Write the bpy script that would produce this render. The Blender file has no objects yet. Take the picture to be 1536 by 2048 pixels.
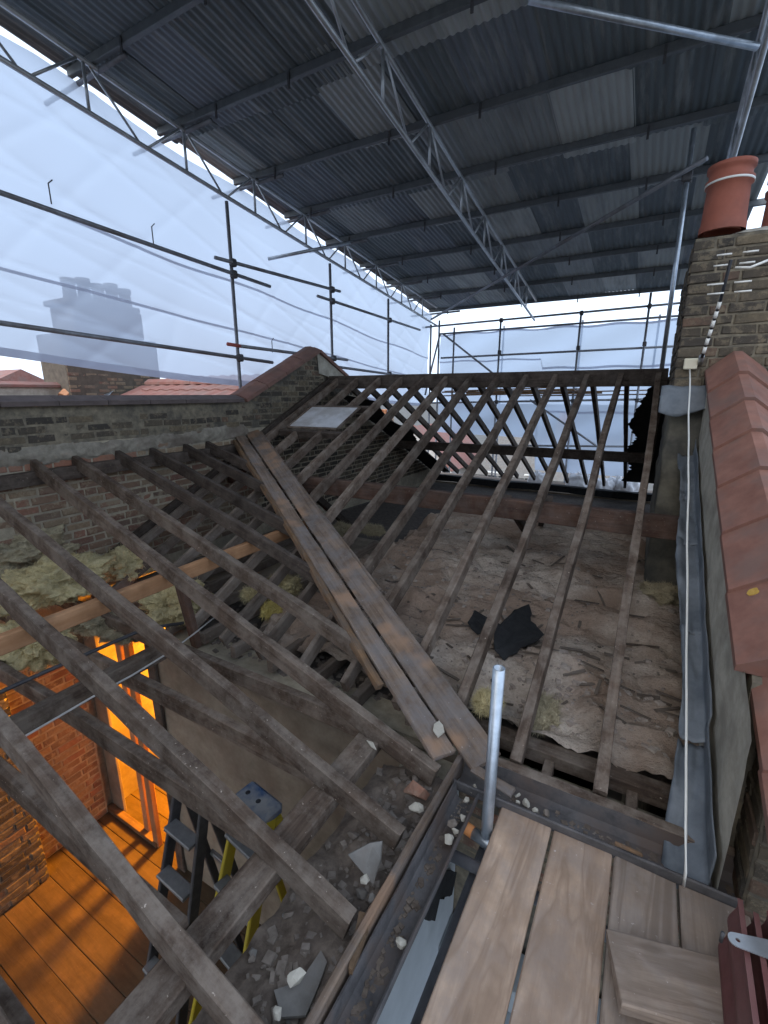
import bpy, bmesh, math, random
from mathutils import Vector as V, Matrix, noise
R = math.radians
random.seed(7)
S = bpy.context.scene
COL = S.collection

# ------------------------------------------------------------------ camera (origin = eye of the camera)
F, CX, CY = 920.0, 768.0, 1024.0
PITCH, YAW = R(14.4), R(29.7)
fw = V((-math.sin(YAW)*math.cos(PITCH), math.cos(YAW)*math.cos(PITCH), -math.sin(PITCH)))
rt = V((math.cos(YAW), math.sin(YAW), 0))
up = rt.cross(fw)
cam_d = bpy.data.cameras.new('camera'); cam = bpy.data.objects.new('camera', cam_d); COL.objects.link(cam)
cam.matrix_world = Matrix(((rt.x, up.x, -fw.x, 0), (rt.y, up.y, -fw.y, 0), (rt.z, up.z, -fw.z, 0), (0, 0, 0, 1)))
cam_d.sensor_fit = 'HORIZONTAL'; cam_d.sensor_width = 36.0; cam_d.lens = 36.0*F/1536.0
cam_d.clip_start = 0.05; cam_d.clip_end = 2000
S.camera = cam
S.render.resolution_x, S.render.resolution_y = 768, 1024

# ------------------------------------------------------------------ sky, sun, exposure
w = bpy.data.worlds.new('World'); S.world = w; w.use_nodes = True
nt = w.node_tree; nt.nodes.clear()
sky = nt.nodes.new('ShaderNodeTexSky'); sky.sky_type = 'NISHITA'; sky.sun_disc = False
SUN_EL, SUN_ROT = R(38), R(200)
sky.sun_elevation = SUN_EL; sky.sun_rotation = SUN_ROT; sky.air_density = 1.0; sky.dust_density = 3.0; sky.ozone_density = 1.0
hs = nt.nodes.new('ShaderNodeHueSaturation'); hs.inputs['Saturation'].default_value = 0.55
mixc = nt.nodes.new('ShaderNodeMix'); mixc.data_type = 'RGBA'; mixc.inputs[0].default_value = 0.72
mixc.inputs[7].default_value = (5.1, 6.2, 7.9, 1)        # even cloud layer
bg = nt.nodes.new('ShaderNodeBackground'); bg.inputs[1].default_value = 0.115
wo = nt.nodes.new('ShaderNodeOutputWorld')
nt.links.new(sky.outputs[0], hs.inputs['Color']); nt.links.new(hs.outputs[0], mixc.inputs[6])
nt.links.new(mixc.outputs[2], bg.inputs[0]); nt.links.new(bg.outputs[0], wo.inputs[0])
sd = bpy.data.lights.new('sun', 'SUN'); sd.energy = 0.5; sd.angle = R(30); sd.color = (1.0, 0.95, 0.88)
so = bpy.data.objects.new('sun', sd); COL.objects.link(so)
sdir = V((math.sin(SUN_ROT)*math.cos(SUN_EL), math.cos(SUN_ROT)*math.cos(SUN_EL), math.sin(SUN_EL)))
so.rotation_euler = sdir.to_track_quat('Z', 'Y').to_euler(); so.location = (0, 0, 20)
vs = S.view_settings; vs.view_transform = 'Standard'; vs.look = 'None'; vs.gamma = 1.0; vs.use_curve_mapping = False
vs.exposure = 1.38
try:
    S.cycles.max_bounces = 8; S.cycles.diffuse_bounces = 5; S.cycles.transparent_max_bounces = 12
    S.cycles.transmission_bounces = 6; S.cycles.use_denoising = True
    S.cycles.sample_clamp_indirect = 6.0
except Exception: pass

# ------------------------------------------------------------------ photo pixel -> direction -> point on a known plane
def ray(x, y): return fw*F + rt*(x-CX) + up*(CY-y)
def onZ(x, y, z): d = ray(x, y); return d*(z/d.z)
def onX(x, y, X): d = ray(x, y); return d*(X/d.x)
def onY(x, y, Y): d = ray(x, y); return d*(Y/d.y)
def onP(x, y, P, n): d = ray(x, y); n = V(n); return d*(V(P).dot(n)/d.dot(n))

# ------------------------------------------------------------------ materials
MATS = {}
def nodes(name, rough=0.8, metal=0.0, spec=0.3):
    m = bpy.data.materials.new(name); m.use_nodes = True
    t = m.node_tree; b = t.nodes['Principled BSDF']
    b.inputs['Roughness'].default_value = rough; b.inputs['Metallic'].default_value = metal
    b.inputs['Specular IOR Level'].default_value = spec
    MATS[name] = m
    return m, t, b
def N(t, typ, **k):
    n = t.nodes.new(typ)
    for a, v in k.items(): setattr(n, a, v)
    return n
def coords(t, kind='Object', scale=(1, 1, 1)):
    tc = N(t, 'ShaderNodeTexCoord'); mp = N(t, 'ShaderNodeMapping'); mp.inputs['Scale'].default_value = scale
    if kind == 'World':
        g = N(t, 'ShaderNodeNewGeometry'); t.links.new(g.outputs['Position'], mp.inputs[0])
    else: t.links.new(tc.outputs[kind], mp.inputs[0])
    return mp.outputs[0]
def shifted(t, vec):           # shift texture by a per-object random so copies differ
    oi = N(t, 'ShaderNodeObjectInfo'); mu = N(t, 'ShaderNodeMath', operation='MULTIPLY'); mu.inputs[1].default_value = 37.0
    t.links.new(oi.outputs['Random'], mu.inputs[0])
    ad = N(t, 'ShaderNodeVectorMath', operation='ADD'); t.links.new(vec, ad.inputs[0]); t.links.new(mu.outputs[0], ad.inputs[1])
    return ad.outputs[0], oi.outputs['Random']
def noi(t, vec, scale, detail=5, rough=0.6, dist=0.0):
    n = N(t, 'ShaderNodeTexNoise'); n.inputs['Scale'].default_value = scale; n.inputs['Detail'].default_value = detail
    n.inputs['Roughness'].default_value = rough; n.inputs['Distortion'].default_value = dist
    t.links.new(vec, n.inputs['Vector']); return n.outputs['Fac']
def ramp(t, fac, stops, interp='LINEAR'):
    r = N(t, 'ShaderNodeValToRGB'); e = r.color_ramp; e.interpolation = interp
    while len(e.elements) > 1: e.elements.remove(e.elements[0])
    for i, (p, c) in enumerate(stops):
        el = e.elements[0] if i == 0 else e.elements.new(p)
        el.position = p; el.color = (*c, 1) if len(c) == 3 else c
    t.links.new(fac, r.inputs[0]); return r.outputs[0]
def mix(t, fac, a, b, mode='MIX'):
    m = N(t, 'ShaderNodeMix', data_type='RGBA', blend_type=mode)
    for s, i in ((fac, 0), (a, 6), (b, 7)):
        if isinstance(s, (int, float)): m.inputs[i].default_value = s
        elif isinstance(s, tuple): m.inputs[i].default_value = (*s, 1)
        else: t.links.new(s, m.inputs[i])
    return m.outputs[2]
def bump(t, b, h, strength=0.4, dist=0.01):
    n = N(t, 'ShaderNodeBump'); n.inputs['Strength'].default_value = strength; n.inputs['Distance'].default_value = dist
    t.links.new(h, n.inputs['Height']); t.links.new(n.outputs[0], b.inputs['Normal'])
G = lambda v: (v, v, v)

def wood(name, dark, light, dust=None, dust_amt=0.5, rough=0.85, grain=26, knots=False, wear=None):
    m, t, b = nodes(name, rough, 0, 0.2)
    v0 = coords(t, 'Object'); v1, rnd = shifted(t, v0)
    mp = N(t, 'ShaderNodeMapping'); mp.inputs['Scale'].default_value = (1.3, grain, grain); t.links.new(v1, mp.inputs[0])
    g = noi(t, mp.outputs[0], 1.6, 6, 0.65, 0.4)
    c = ramp(t, g, [(0.3, dark), (0.5, tuple((x*0.55+y*0.45) for x, y in zip(dark, light))), (0.72, light)])
    bl = noi(t, v1, 3.1, 5, 0.7)
    c = mix(t, ramp(t, bl, [(0.35, G(0)), (0.7, G(0.75))]), c, tuple(x*0.55 for x in dark))
    if dust:
        dn = noi(t, v1, 6.0, 8, 0.72)
        c = mix(t, ramp(t, dn, [(0.42, G(0)), (0.62, G(dust_amt))]), c, dust)
        sp = noi(t, v1, 55.0, 3, 0.6)
        c = mix(t, ramp(t, sp, [(0.69, G(0)), (0.74, G(0.7))]), c, tuple(min(1, x*2.2) for x in dust))
    if wear:
        wn = noi(t, v1, 2.2, 4, 0.5)
        c = mix(t, ramp(t, wn, [(0.56, G(0)), (0.63, G(0.75))]), c, wear)
    if knots:
        vo = N(t, 'ShaderNodeTexVoronoi'); mp2 = N(t, 'ShaderNodeMapping'); mp2.inputs['Scale'].default_value = (2.0, 5.5, 5.5)
        t.links.new(v1, mp2.inputs[0]); t.links.new(mp2.outputs[0], vo.inputs['Vector']); vo.inputs['Scale'].default_value = 1.0
        c = mix(t, ramp(t, vo.outputs['Distance'], [(0.05, G(0.75)), (0.11, G(0))]), c, tuple(x*0.5 for x in dark))
    if knots:
        mp4 = N(t, 'ShaderNodeMapping'); mp4.inputs['Scale'].default_value = (0.9, 5.0, 5.0); t.links.new(v1, mp4.inputs[0])
        c = mix(t, ramp(t, noi(t, mp4.outputs[0], 1.2, 3, 0.5, 1.6), [(0.44, G(0)), (0.50, G(0.6)), (0.58, G(0.08)), (0.66, G(0.65))]), c, tuple(x*0.62 for x in dark))
    hv = N(t, 'ShaderNodeHueSaturation')
    mr = N(t, 'ShaderNodeMapRange'); mr.inputs['To Min'].default_value = 0.72; mr.inputs['To Max'].default_value = 1.22
    t.links.new(rnd, mr.inputs[0]); t.links.new(mr.outputs[0], hv.inputs['Value']); t.links.new(c, hv.inputs['Color'])
    t.links.new(hv.outputs[0], b.inputs['Base Color'])
    bump(t, b, g, 0.55, 0.006)
    return m
wood('old_timber', (0.066, 0.043, 0.031), (0.20, 0.143, 0.105), (0.27, 0.222, 0.18), 0.6)
wood('joist_timber', (0.115, 0.085, 0.064), (0.255, 0.20, 0.16), (0.25, 0.21, 0.175), 0.6)
wood('dark_timber', (0.034, 0.025, 0.020), (0.115, 0.086, 0.067), (0.16, 0.132, 0.11), 0.4)
wood('red_timber', (0.075, 0.041, 0.029), (0.19, 0.108, 0.075), (0.18, 0.15, 0.13), 0.35)
wood('valley_timber', (0.115, 0.078, 0.055), (0.31, 0.225, 0.165), (0.17, 0.158, 0.155), 0.6, wear=(0.30, 0.18, 0.11))
wood('split_timber', (0.13, 0.075, 0.04), (0.36, 0.21, 0.11), (0.12, 0.10, 0.085), 0.7)
wood('new_timber', (0.42, 0.21, 0.10), (0.58, 0.33, 0.18), None, 0, 0.7, 18)
wood('scaffold_board', (0.38, 0.255, 0.175), (0.60, 0.43, 0.305), (0.28, 0.235, 0.21), 0.45, 0.85, 14, True)
wood('board_dirty', (0.25, 0.185, 0.14), (0.40, 0.31, 0.24), (0.24, 0.21, 0.19), 0.5, 0.85, 14, True)
wood('floorboard', (0.085, 0.058, 0.034), (0.15, 0.105, 0.064), (0.075, 0.056, 0.04), 0.4, 0.75, 12)
wood('batten_timber', (0.15, 0.09, 0.05), (0.33, 0.21, 0.12), (0.16, 0.12, 0.09), 0.4)

def rand_attr(t):
    oi = N(t, 'ShaderNodeObjectInfo'); at = N(t, 'ShaderNodeAttribute', attribute_name='rnd')
    a = N(t, 'ShaderNodeMath', operation='ADD'); t.links.new(oi.outputs['Random'], a.inputs[0]); t.links.new(at.outputs['Fac'], a.inputs[1])
    f = N(t, 'ShaderNodeMath', operation='FRACT'); t.links.new(a.outputs[0], f.inputs[0]); return f.outputs[0]
def brick(name, stops, dirt, dirt_amt, smear=0.6, smearc=(0.24, 0.20, 0.145)):
    m, t, b = nodes(name, 0.92, 0, 0.15)
    c = ramp(t, rand_attr(t), stops, 'CONSTANT')
    wv = coords(t, 'World')
    n1 = noi(t, wv, 38, 6, 0.7); n2 = noi(t, wv, 4.5, 6, 0.65); n3 = noi(t, wv, 140, 3, 0.6)
    c = mix(t, ramp(t, n1, [(0.3, G(0)), (0.7, G(0.55))]), c, tuple(x*0.5 for x in stops[0][1]))
    c = mix(t, ramp(t, n2, [(0.42, G(0)), (0.62, G(dirt_amt))]), c, dirt)
    n4 = noi(t, wv, 11, 7, 0.75)
    c = mix(t, ramp(t, n3, [(0.62, G(0)), (0.7, G(0.4))]), c, (0.30, 0.25, 0.19))
    c = mix(t, ramp(t, n4, [(0.52, G(0)), (0.60, G(smear))]), c, smearc)
    t.links.new(c, b.inputs['Base Color']); bump(t, b, n1, 0.6, 0.008); return m
brick('sooty_brick', [(0, (0.105, 0.085, 0.064)), (0.2, (0.15, 0.12, 0.085)), (0.4, (0.060, 0.053, 0.046)), (0.58, (0.19, 0.15, 0.10)), (0.74, (0.080, 0.068, 0.057)), (0.93, (0.19, 0.12, 0.085))], (0.060, 0.055, 0.047), 0.5, 0.5, (0.26, 0.21, 0.14))
brick('stock_brick', [(0, (0.24, 0.145, 0.10)), (0.2, (0.28, 0.21, 0.14)), (0.42, (0.20, 0.11, 0.083)), (0.60, (0.31, 0.225, 0.145)), (0.78, (0.17, 0.12, 0.094)), (0.92, (0.31, 0.155, 0.11))], (0.24, 0.19, 0.135), 0.5, 0.75, (0.32, 0.26, 0.18))
brick('red_brick', [(0, (0.33, 0.155, 0.10)), (0.5, (0.27, 0.125, 0.085))], (0.19, 0.14, 0.11), 0.4, 0.3)
def plain(name, c1, c2, scale=9, rough=0.85, metal=0, spec=0.3, bmp=0.35, world=False, c3=None, amt3=0.6, s3=3.0, bd=0.008, stretch=(1, 1, 1)):
    m, t, b = nodes(name, rough, metal, spec)
    v = coords(t, 'World' if world else 'Object', stretch)
    if not world: v, r = shifted(t, v)
    n1 = noi(t, v, scale, 7, 0.68)
    c = ramp(t, n1, [(0.3, c1), (0.7, c2)])
    if 'wool' in name:
        c = mix(t, ramp(t, noi(t, v, 70, 4, 0.7), [(0.48, G(0)), (0.68, G(0.5))]), c, tuple(x*0.5 for x in c1))
    if c3:
        n2 = noi(t, v, s3, 5, 0.6); c = mix(t, ramp(t, n2, [(0.45, G(0)), (0.65, G(amt3))]), c, c3)
    t.links.new(c, b.inputs['Base Color'])
    if bmp: bump(t, b, n1, bmp, bd)
    return m
plain('mortar', (0.27, 0.23, 0.165), (0.45, 0.39, 0.29), 16, world=True, c3=(0.17, 0.15, 0.12), amt3=0.6, s3=2.2)
plain('mortar_sooty', (0.095, 0.082, 0.062), (0.28, 0.235, 0.165), 14, world=True, c3=(0.045, 0.045, 0.043), amt3=0.7, s3=2.6)
plain('mortar_band', (0.17, 0.15, 0.115), (0.34, 0.30, 0.24), 13, world=True, c3=(0.13, 0.10, 0.08), amt3=0.7, s3=3.0, bmp=0.7)
plain('cement_render', (0.34, 0.31, 0.25), (0.52, 0.485, 0.40), 11, world=True, c3=(0.22, 0.20, 0.165), amt3=0.7, s3=4.0)
plain('breast_render', (0.10, 0.092, 0.072), (0.21, 0.19, 0.145), 7, world=True, c3=(0.05, 0.05, 0.047), amt3=0.85, s3=2.4)
plain('plaster', (0.19, 0.155, 0.115), (0.31, 0.265, 0.205), 6, world=True, c3=(0.14, 0.10, 0.075), amt3=0.6, s3=2.1)
plain('terracotta', (0.185, 0.084, 0.062), (0.285, 0.142, 0.105), 7, 0.8, c3=(0.17, 0.115, 0.098), amt3=0.65, s3=5, bmp=0.35)
plain('pot_clay', (0.27, 0.085, 0.055), (0.36, 0.12, 0.078), 8, 0.75, c3=(0.17, 0.075, 0.058), amt3=0.5, bmp=0.15)
plain('brown_coping', (0.17, 0.085, 0.066), (0.25, 0.135, 0.105), 8, 0.8, bmp=0.3, c3=(0.13, 0.09, 0.075), amt3=0.6)
plain('dark_coping', (0.09, 0.07, 0.065), (0.15, 0.115, 0.105), 9, 0.8, bmp=0.25)
plain('lichen', (0.42, 0.25, 0.05), (0.55, 0.36, 0.09), 60, 0.95)
plain('lead', (0.085, 0.098, 0.112), (0.17, 0.19, 0.21), 6, 0.55, 0.1, 0.35, bmp=0.6, c3=(0.25, 0.27, 0.29), amt3=0.45, s3=4, bd=0.012)
plain('galvanised', (0.33, 0.37, 0.41), (0.55, 0.60, 0.65), 14, 0.38, 0.75, 0.5, bmp=0.12, c3=(0.28, 0.30, 0.33), amt3=0.6, s3=6)
plain('old_tube', (0.17, 0.18, 0.20), (0.30, 0.31, 0.335), 9, 0.55, 0.6, 0.4, bmp=0.15, c3=(0.14, 0.12, 0.115), amt3=0.6)
plain('alloy', (0.42, 0.44, 0.46), (0.60, 0.62, 0.64), 10, 0.42, 0.7, 0.5, bmp=0.1, c3=(0.32, 0.33, 0.33), amt3=0.6)
plain('purlin_steel', (0.085, 0.095, 0.10), (0.15, 0.16, 0.165), 9, 0.55, 0.4, 0.4, bmp=0.15, c3=(0.12, 0.125, 0.13), amt3=0.7, s3=2)
plain('steel_dark', (0.05, 0.05, 0.055), (0.11, 0.105, 0.105), 12, 0.6, 0.5, bmp=0.2)
plain('orange_paint', (0.55, 0.20, 0.06), (0.65, 0.28, 0.10), 12, 0.6, c3=(0.35, 0.22, 0.15))
plain('red_paint', (0.34, 0.07, 0.06), (0.42, 0.12, 0.10), 12, 0.6)
plain('gutter_iron', (0.06, 0.055, 0.055), (0.16, 0.15, 0.148), 10, 0.75, 0.0, 0.25, bmp=0.5, c3=(0.10, 0.07, 0.055), amt3=0.85, s3=5, world=True)
plain('felt', (0.010, 0.010, 0.011), (0.028, 0.028, 0.028), 20, 0.9, bmp=0.4)
plain('stone_pale', (0.40, 0.36, 0.29), (0.62, 0.57, 0.48), 14, 0.95, c3=(0.30, 0.26, 0.21), amt3=0.5, bmp=0.5)
plain('stone_grey', (0.125, 0.10, 0.08), (0.29, 0.242, 0.20), 14, 0.95, c3=(0.12, 0.10, 0.09), amt3=0.5, bmp=0.5)
plain('slate', (0.13, 0.12, 0.108), (0.23, 0.215, 0.195), 9, 0.9, bmp=0.4, c3=(0.17, 0.14, 0.115), amt3=0.7, s3=5)
plain('rubble', (0.075, 0.056, 0.043), (0.21, 0.165, 0.13), 22, 0.95, c3=(0.11, 0.085, 0.07), amt3=0.6, s3=6, bmp=0.6, world=True)
m, t, b = nodes('quilt', 0.98, 0, 0.05)
wv = coords(t, 'World', (0.55, 1.5, 1.2)); w1 = coords(t, 'World')
n1 = noi(t, wv, 5.5, 7, 0.68); n2 = noi(t, w1, 48, 6, 0.75); n3 = noi(t, w1, 1.1, 4, 0.6); n4 = noi(t, w1, 120, 2, 0.5)
c = ramp(t, n1, [(0.3, (0.42, 0.335, 0.265)), (0.7, (0.70, 0.60, 0.50))])
c = mix(t, ramp(t, n3, [(0.42, G(0)), (0.58, G(0.85))]), c, (0.34, 0.235, 0.17))
c = mix(t, ramp(t, n2, [(0.45, G(0)), (0.72, G(0.45))]), c, (0.16, 0.13, 0.11))
c = mix(t, ramp(t, n4, [(0.64, G(0)), (0.72, G(0.5))]), c, (0.45, 0.41, 0.36))
t.links.new(c, b.inputs['Base Color'])
hsum = N(t, 'ShaderNodeMath', operation='MULTIPLY_ADD'); hsum.inputs[1].default_value = 0.6
t.links.new(n2, hsum.inputs[0]); t.links.new(n1, hsum.inputs[2]); bump(t, b, hsum.outputs[0], 1.0, 0.035)
plain('quilt_scraps', (0.22, 0.17, 0.14), (0.46, 0.40, 0.34), 12, 0.95, world=True, c3=(0.20, 0.15, 0.12), amt3=0.6, s3=2.0, bmp=0.5)
plain('glass_wool', (0.52, 0.415, 0.20), (0.74, 0.625, 0.36), 18, 0.98, c3=(0.33, 0.31, 0.21), amt3=0.6, s3=5, bmp=0.9, bd=0.02)
plain('glass_wool_yellow', (0.62, 0.48, 0.12), (0.76, 0.62, 0.25), 18, 0.98, c3=(0.45, 0.38, 0.18), amt3=0.5, s3=5, bmp=0.9, bd=0.02)
plain('glass_wool_dusty', (0.36, 0.30, 0.19), (0.57, 0.485, 0.32), 18, 0.98, c3=(0.18, 0.17, 0.13), amt3=0.6, s3=5, bmp=0.9, bd=0.02)
plain('lath_ceiling', (0.05, 0.042, 0.036), (0.13, 0.11, 0.095), 16, 0.95, world=True, bmp=0.6)
plain('white_plastic', (0.72, 0.70, 0.64), (0.80, 0.79, 0.74), 5, 0.4, bmp=0)
plain('cream_plastic', (0.66, 0.60, 0.44), (0.74, 0.68, 0.52), 8, 0.5, bmp=0)
plain('black_plastic', (0.015, 0.016, 0.02), (0.03, 0.03, 0.035), 8, 0.5, bmp=0)
plain('grey_cable', (0.35, 0.33, 0.31), (0.5, 0.48, 0.45), 8, 0.6, bmp=0)
plain('bag_plastic', (0.62, 0.62, 0.64), (0.78, 0.78, 0.80), 9, 0.35, bmp=0.4)
plain('ladder_yellow', (0.36, 0.28, 0.02), (0.46, 0.36, 0.035), 10, 0.5, bmp=0.1, c3=(0.35, 0.29, 0.06), amt3=0.4)
plain('ladder_blue', (0.025, 0.06, 0.14), (0.04, 0.085, 0.18), 10, 0.6, bmp=0.1, c3=(0.26, 0.26, 0.255), amt3=0.97, s3=5)
plain('tread_grey', (0.15, 0.15, 0.15), (0.24, 0.24, 0.235), 14, 0.5, 0.4, bmp=0.15)
plain('maroon_tile', (0.105, 0.036, 0.034), (0.185, 0.070, 0.064), 9, 0.6, bmp=0.2, c3=(0.20, 0.11, 0.10), amt3=0.5)
plain('neighbour_tile', (0.22, 0.095, 0.075), (0.34, 0.165, 0.135), 6, 0.8, c3=(0.20, 0.15, 0.13), amt3=0.6)
plain('orange_tile', (0.46, 0.20, 0.10), (0.56, 0.28, 0.15), 6, 0.8)
plain('stack_brick', (0.085, 0.07, 0.055), (0.15, 0.12, 0.09), 9, 0.9, world=True)
plain('house_brick', (0.22, 0.17, 0.12), (0.34, 0.27, 0.20), 9, 0.9, world=True)
plain('house_render', (0.50, 0.47, 0.43), (0.62, 0.59, 0.55), 3, 0.9, world=True)
plain('window_glass', (0.03, 0.04, 0.05), (0.06, 0.07, 0.08), 3, 0.1, bmp=0)
plain('flat_roof_felt', (0.36, 0.385, 0.40), (0.47, 0.50, 0.515), 3, 0.6, world=True, bmp=0.1)
plain('ground_soil', (0.09, 0.085, 0.075), (0.15, 0.14, 0.125), 0.6, 0.95, world=True)
plain('asphalt', (0.045, 0.045, 0.048), (0.06, 0.06, 0.062), 4, 0.9, world=True)
plain('rooflight_pane', (0.50, 0.49, 0.49), (0.66, 0.65, 0.65), 5, 0.45, bmp=0.1, c3=(0.30, 0.27, 0.23), amt3=0.6, s3=4)

# corrugated sheets: grey-green steel, each with its own tone, run-off streaks along the fall
m, t, b = nodes('corrugated_steel', 0.62, 0.12, 0.35)
v, rnd = shifted(t, coords(t, 'Object'))
mp = N(t, 'ShaderNodeMapping'); mp.inputs['Scale'].default_value = (5, 0.6, 1); t.links.new(v, mp.inputs[0])
st = noi(t, mp.outputs[0], 1.5, 6, 0.7)
c = ramp(t, rnd, [(0, (0.115, 0.137, 0.145)), (0.16, (0.33, 0.355, 0.35)), (0.32, (0.13, 0.155, 0.165)), (0.46, (0.42, 0.445, 0.435)), (0.56, (0.13, 0.155, 0.17)), (0.70, (0.27, 0.295, 0.30)), (0.84, (0.16, 0.185, 0.21))], 'CONSTANT')
c = mix(t, ramp(t, st, [(0.50, G(0)), (0.62, G(0.35))]), c, (0.38, 0.39, 0.37))
mp3 = N(t, 'ShaderNodeMapping'); mp3.inputs['Scale'].default_value = (4, 0.7, 1); t.links.new(v, mp3.inputs[0])
c = mix(t, ramp(t, noi(t, mp3.outputs[0], 1.3, 5, 0.6), [(0.50, G(0)), (0.72, G(0.45))]), c, (0.09, 0.10, 0.108))
t.links.new(c, b.inputs['Base Color'])

# translucent scaffold sheeting
def sheeting(name, transp, tint, mid):
    m = bpy.data.materials.new(name); m.use_nodes = True; MATS[name] = m
    t = m.node_tree; t.nodes.clear(); out = N(t, 'ShaderNodeOutputMaterial')
    tr = N(t, 'ShaderNodeBsdfTransparent'); tr.inputs[0].default_value = (0.95, 0.97, 1, 1)
    tl = N(t, 'ShaderNodeBsdfTranslucent'); df = N(t, 'ShaderNodeBsdfDiffuse')
    v = coords(t, 'World', (1, 1, 1)); n = noi(t, v, 0.5, 3, 0.5)
    col = ramp(t, n, [(0.3, tuple(x*0.94 for x in tint)), (0.7, tint)])
    t.links.new(col, tl.inputs[0]); t.links.new(col, df.inputs[0])
    a = N(t, 'ShaderNodeMixShader'); a.inputs[0].default_value = mid; t.links.new(df.outputs[0], a.inputs[1]); t.links.new(tl.outputs[0], a.inputs[2])
    b2 = N(t, 'ShaderNodeMixShader'); b2.inputs[0].default_value = transp
    t.links.new(a.outputs[0], b2.inputs[1]); t.links.new(tr.outputs[0], b2.inputs[2]); t.links.new(b2.outputs[0], out.inputs[0])
sheeting('sheeting', 0.19, (0.44, 0.52, 0.64), 0.80)
sheeting('sheeting_band', 0.14, (0.47, 0.48, 0.55), 0.70)

# ------------------------------------------------------------------ mesh helpers
WM = {}
def link(o, M=None, parent=None):
    COL.objects.link(o); M = M or Matrix.Identity(4)
    if parent is not None:
        o.parent = parent; o.matrix_basis = WM[parent.name].inverted() @ M
    else: o.matrix_basis = M
    WM[o.name] = M
    return o
def mesh(name, verts, faces, mat, smooth=False):
    me = bpy.data.meshes.new(name); me.from_pydata([tuple(v) for v in verts], [], faces); me.update()
    if mat:
        for mm in (mat if isinstance(mat, (list, tuple)) else [mat]): me.materials.append(MATS[mm])
    if smooth: me.polygons.foreach_set('use_smooth', [True]*len(me.polygons))
    return me
def obj(name, verts, faces, mat, parent=None, M=None, smooth=False):
    return link(bpy.data.objects.new(name, mesh(name, verts, faces, mat, smooth)), M, parent)
def inst(name, me, parent, M): return link(bpy.data.objects.new(name, me), M, parent)
def tag(o, label=None, cat=None, group=None, kind=None):
    if label: o['label'] = label
    if cat: o['category'] = cat
    if group: o['group'] = group
    if kind: o['kind'] = kind
    return o
def thing(name, loc, label, cat, group=None):
    e = bpy.data.objects.new(name, None); e.empty_display_size = 0.1
    link(e, Matrix.Translation(V(loc))); return tag(e, label, cat, group)
def frame(A, B, upv=(0, 0, 1)):
    A, B, u = V(A), V(B), V(upv); x = (B-A).normalized()
    if abs(x.dot(u)) > 0.98: u = V((0, 1, 0))
    y = u.cross(x).normalized(); z = x.cross(y)
    return Matrix(((x.x, y.x, z.x, A.x), (x.y, y.y, z.y, A.y), (x.z, y.z, z.z, A.z), (0, 0, 0, 1))), (B-A).length
_sd = [0]
def beam(name, A, B, wd, h, mat, parent=None, upv=(0, 0, 1), wob=0.004, ch=0.005, step=0.16, top=True, rag=0.0):
    """sawn timber: A-B is the centre line of its top face, grain along local X"""
    M, L = frame(A, B, upv); _sd[0] += 1; s = _sd[0]*13.7
    n = max(2, int(L/step)); hw = wd/2; z0 = 0 if top else h/2
    sec = [(-hw, -h+ch), (-hw, -ch), (-hw+ch, 0), (hw-ch, 0), (hw, -ch), (hw, -h+ch), (hw-ch, -h), (-hw+ch, -h)]
    vs_, fs = [], []
    for i in range(n+1):
        x = L*i/n
        oy = noise.noise(V((x*0.8+s, 1.3, 0)))*wob*2; oz = noise.noise(V((x*0.8+s, 7.3, 0)))*wob*1.5
        for k, (y, z) in enumerate(sec):
            j = noise.noise(V((x*3+s, k*5.1, 2)))*wob*0.55
            r = rag*abs(noise.noise(V((x*6+s, k*1.7, 4)))) if rag else 0
            yy = y + (j if abs(y) > 0 else 0); zz = z+j
            if rag: yy *= (1-r/hw*0.8)
            xe = x + (noise.noise(V((k*3.1+s, i, 9)))*0.012 if i in (0, n) else 0)
            vs_.append((xe, yy+oy, zz+oz+z0))
    for i in range(n):
        for k in range(8):
            a, b_ = i*8+k, i*8+(k+1) % 8; fs.append((a, b_, b_+8, a+8))
    fs.append(tuple(range(7, -1, -1))); fs.append(tuple(n*8+k for k in range(8)))
    fs = [tuple(reversed(f)) for f in fs]
    return obj(name, vs_, fs, mat, parent, M)
def tube(name, A, B, r, mat, parent=None, n=12, bend=0.0, hollow=0.0):
    M, L = frame(A, B); vs_, fs = [], []
    ns = 1 if not bend else 8
    for i in range(ns+1):
        x = L*i/ns; dz = bend*4*(i/ns)*(1-i/ns)
        for k in range(n):
            a = 2*math.pi*k/n; vs_.append((x, math.cos(a)*r, math.sin(a)*r+dz))
    for i in range(ns):
        for k in range(n): fs.append((i*n+k, i*n+(k+1) % n, (i+1)*n+(k+1) % n, (i+1)*n+k))
    if hollow:
        base = len(vs_)
        for x in (0, L):
            for k in range(n):
                a = 2*math.pi*k/n; vs_.append((x, math.cos(a)*(r-hollow), math.sin(a)*(r-hollow)))
        for k in range(n):
            k2 = (k+1) % n
            fs.append((base+k2, base+k, base+n+k, base+n+k2))
            fs.append((k, base+k, base+k2, k2)); e = ns*n; fs.append((e+k, e+k2, base+n+k2, base+n+k))
    else:
        fs.append(tuple(range(n-1, -1, -1))); fs.append(tuple(ns*n+k for k in range(n)))
    o = obj(name, vs_, fs, mat, parent, M, True)
    return o
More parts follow.
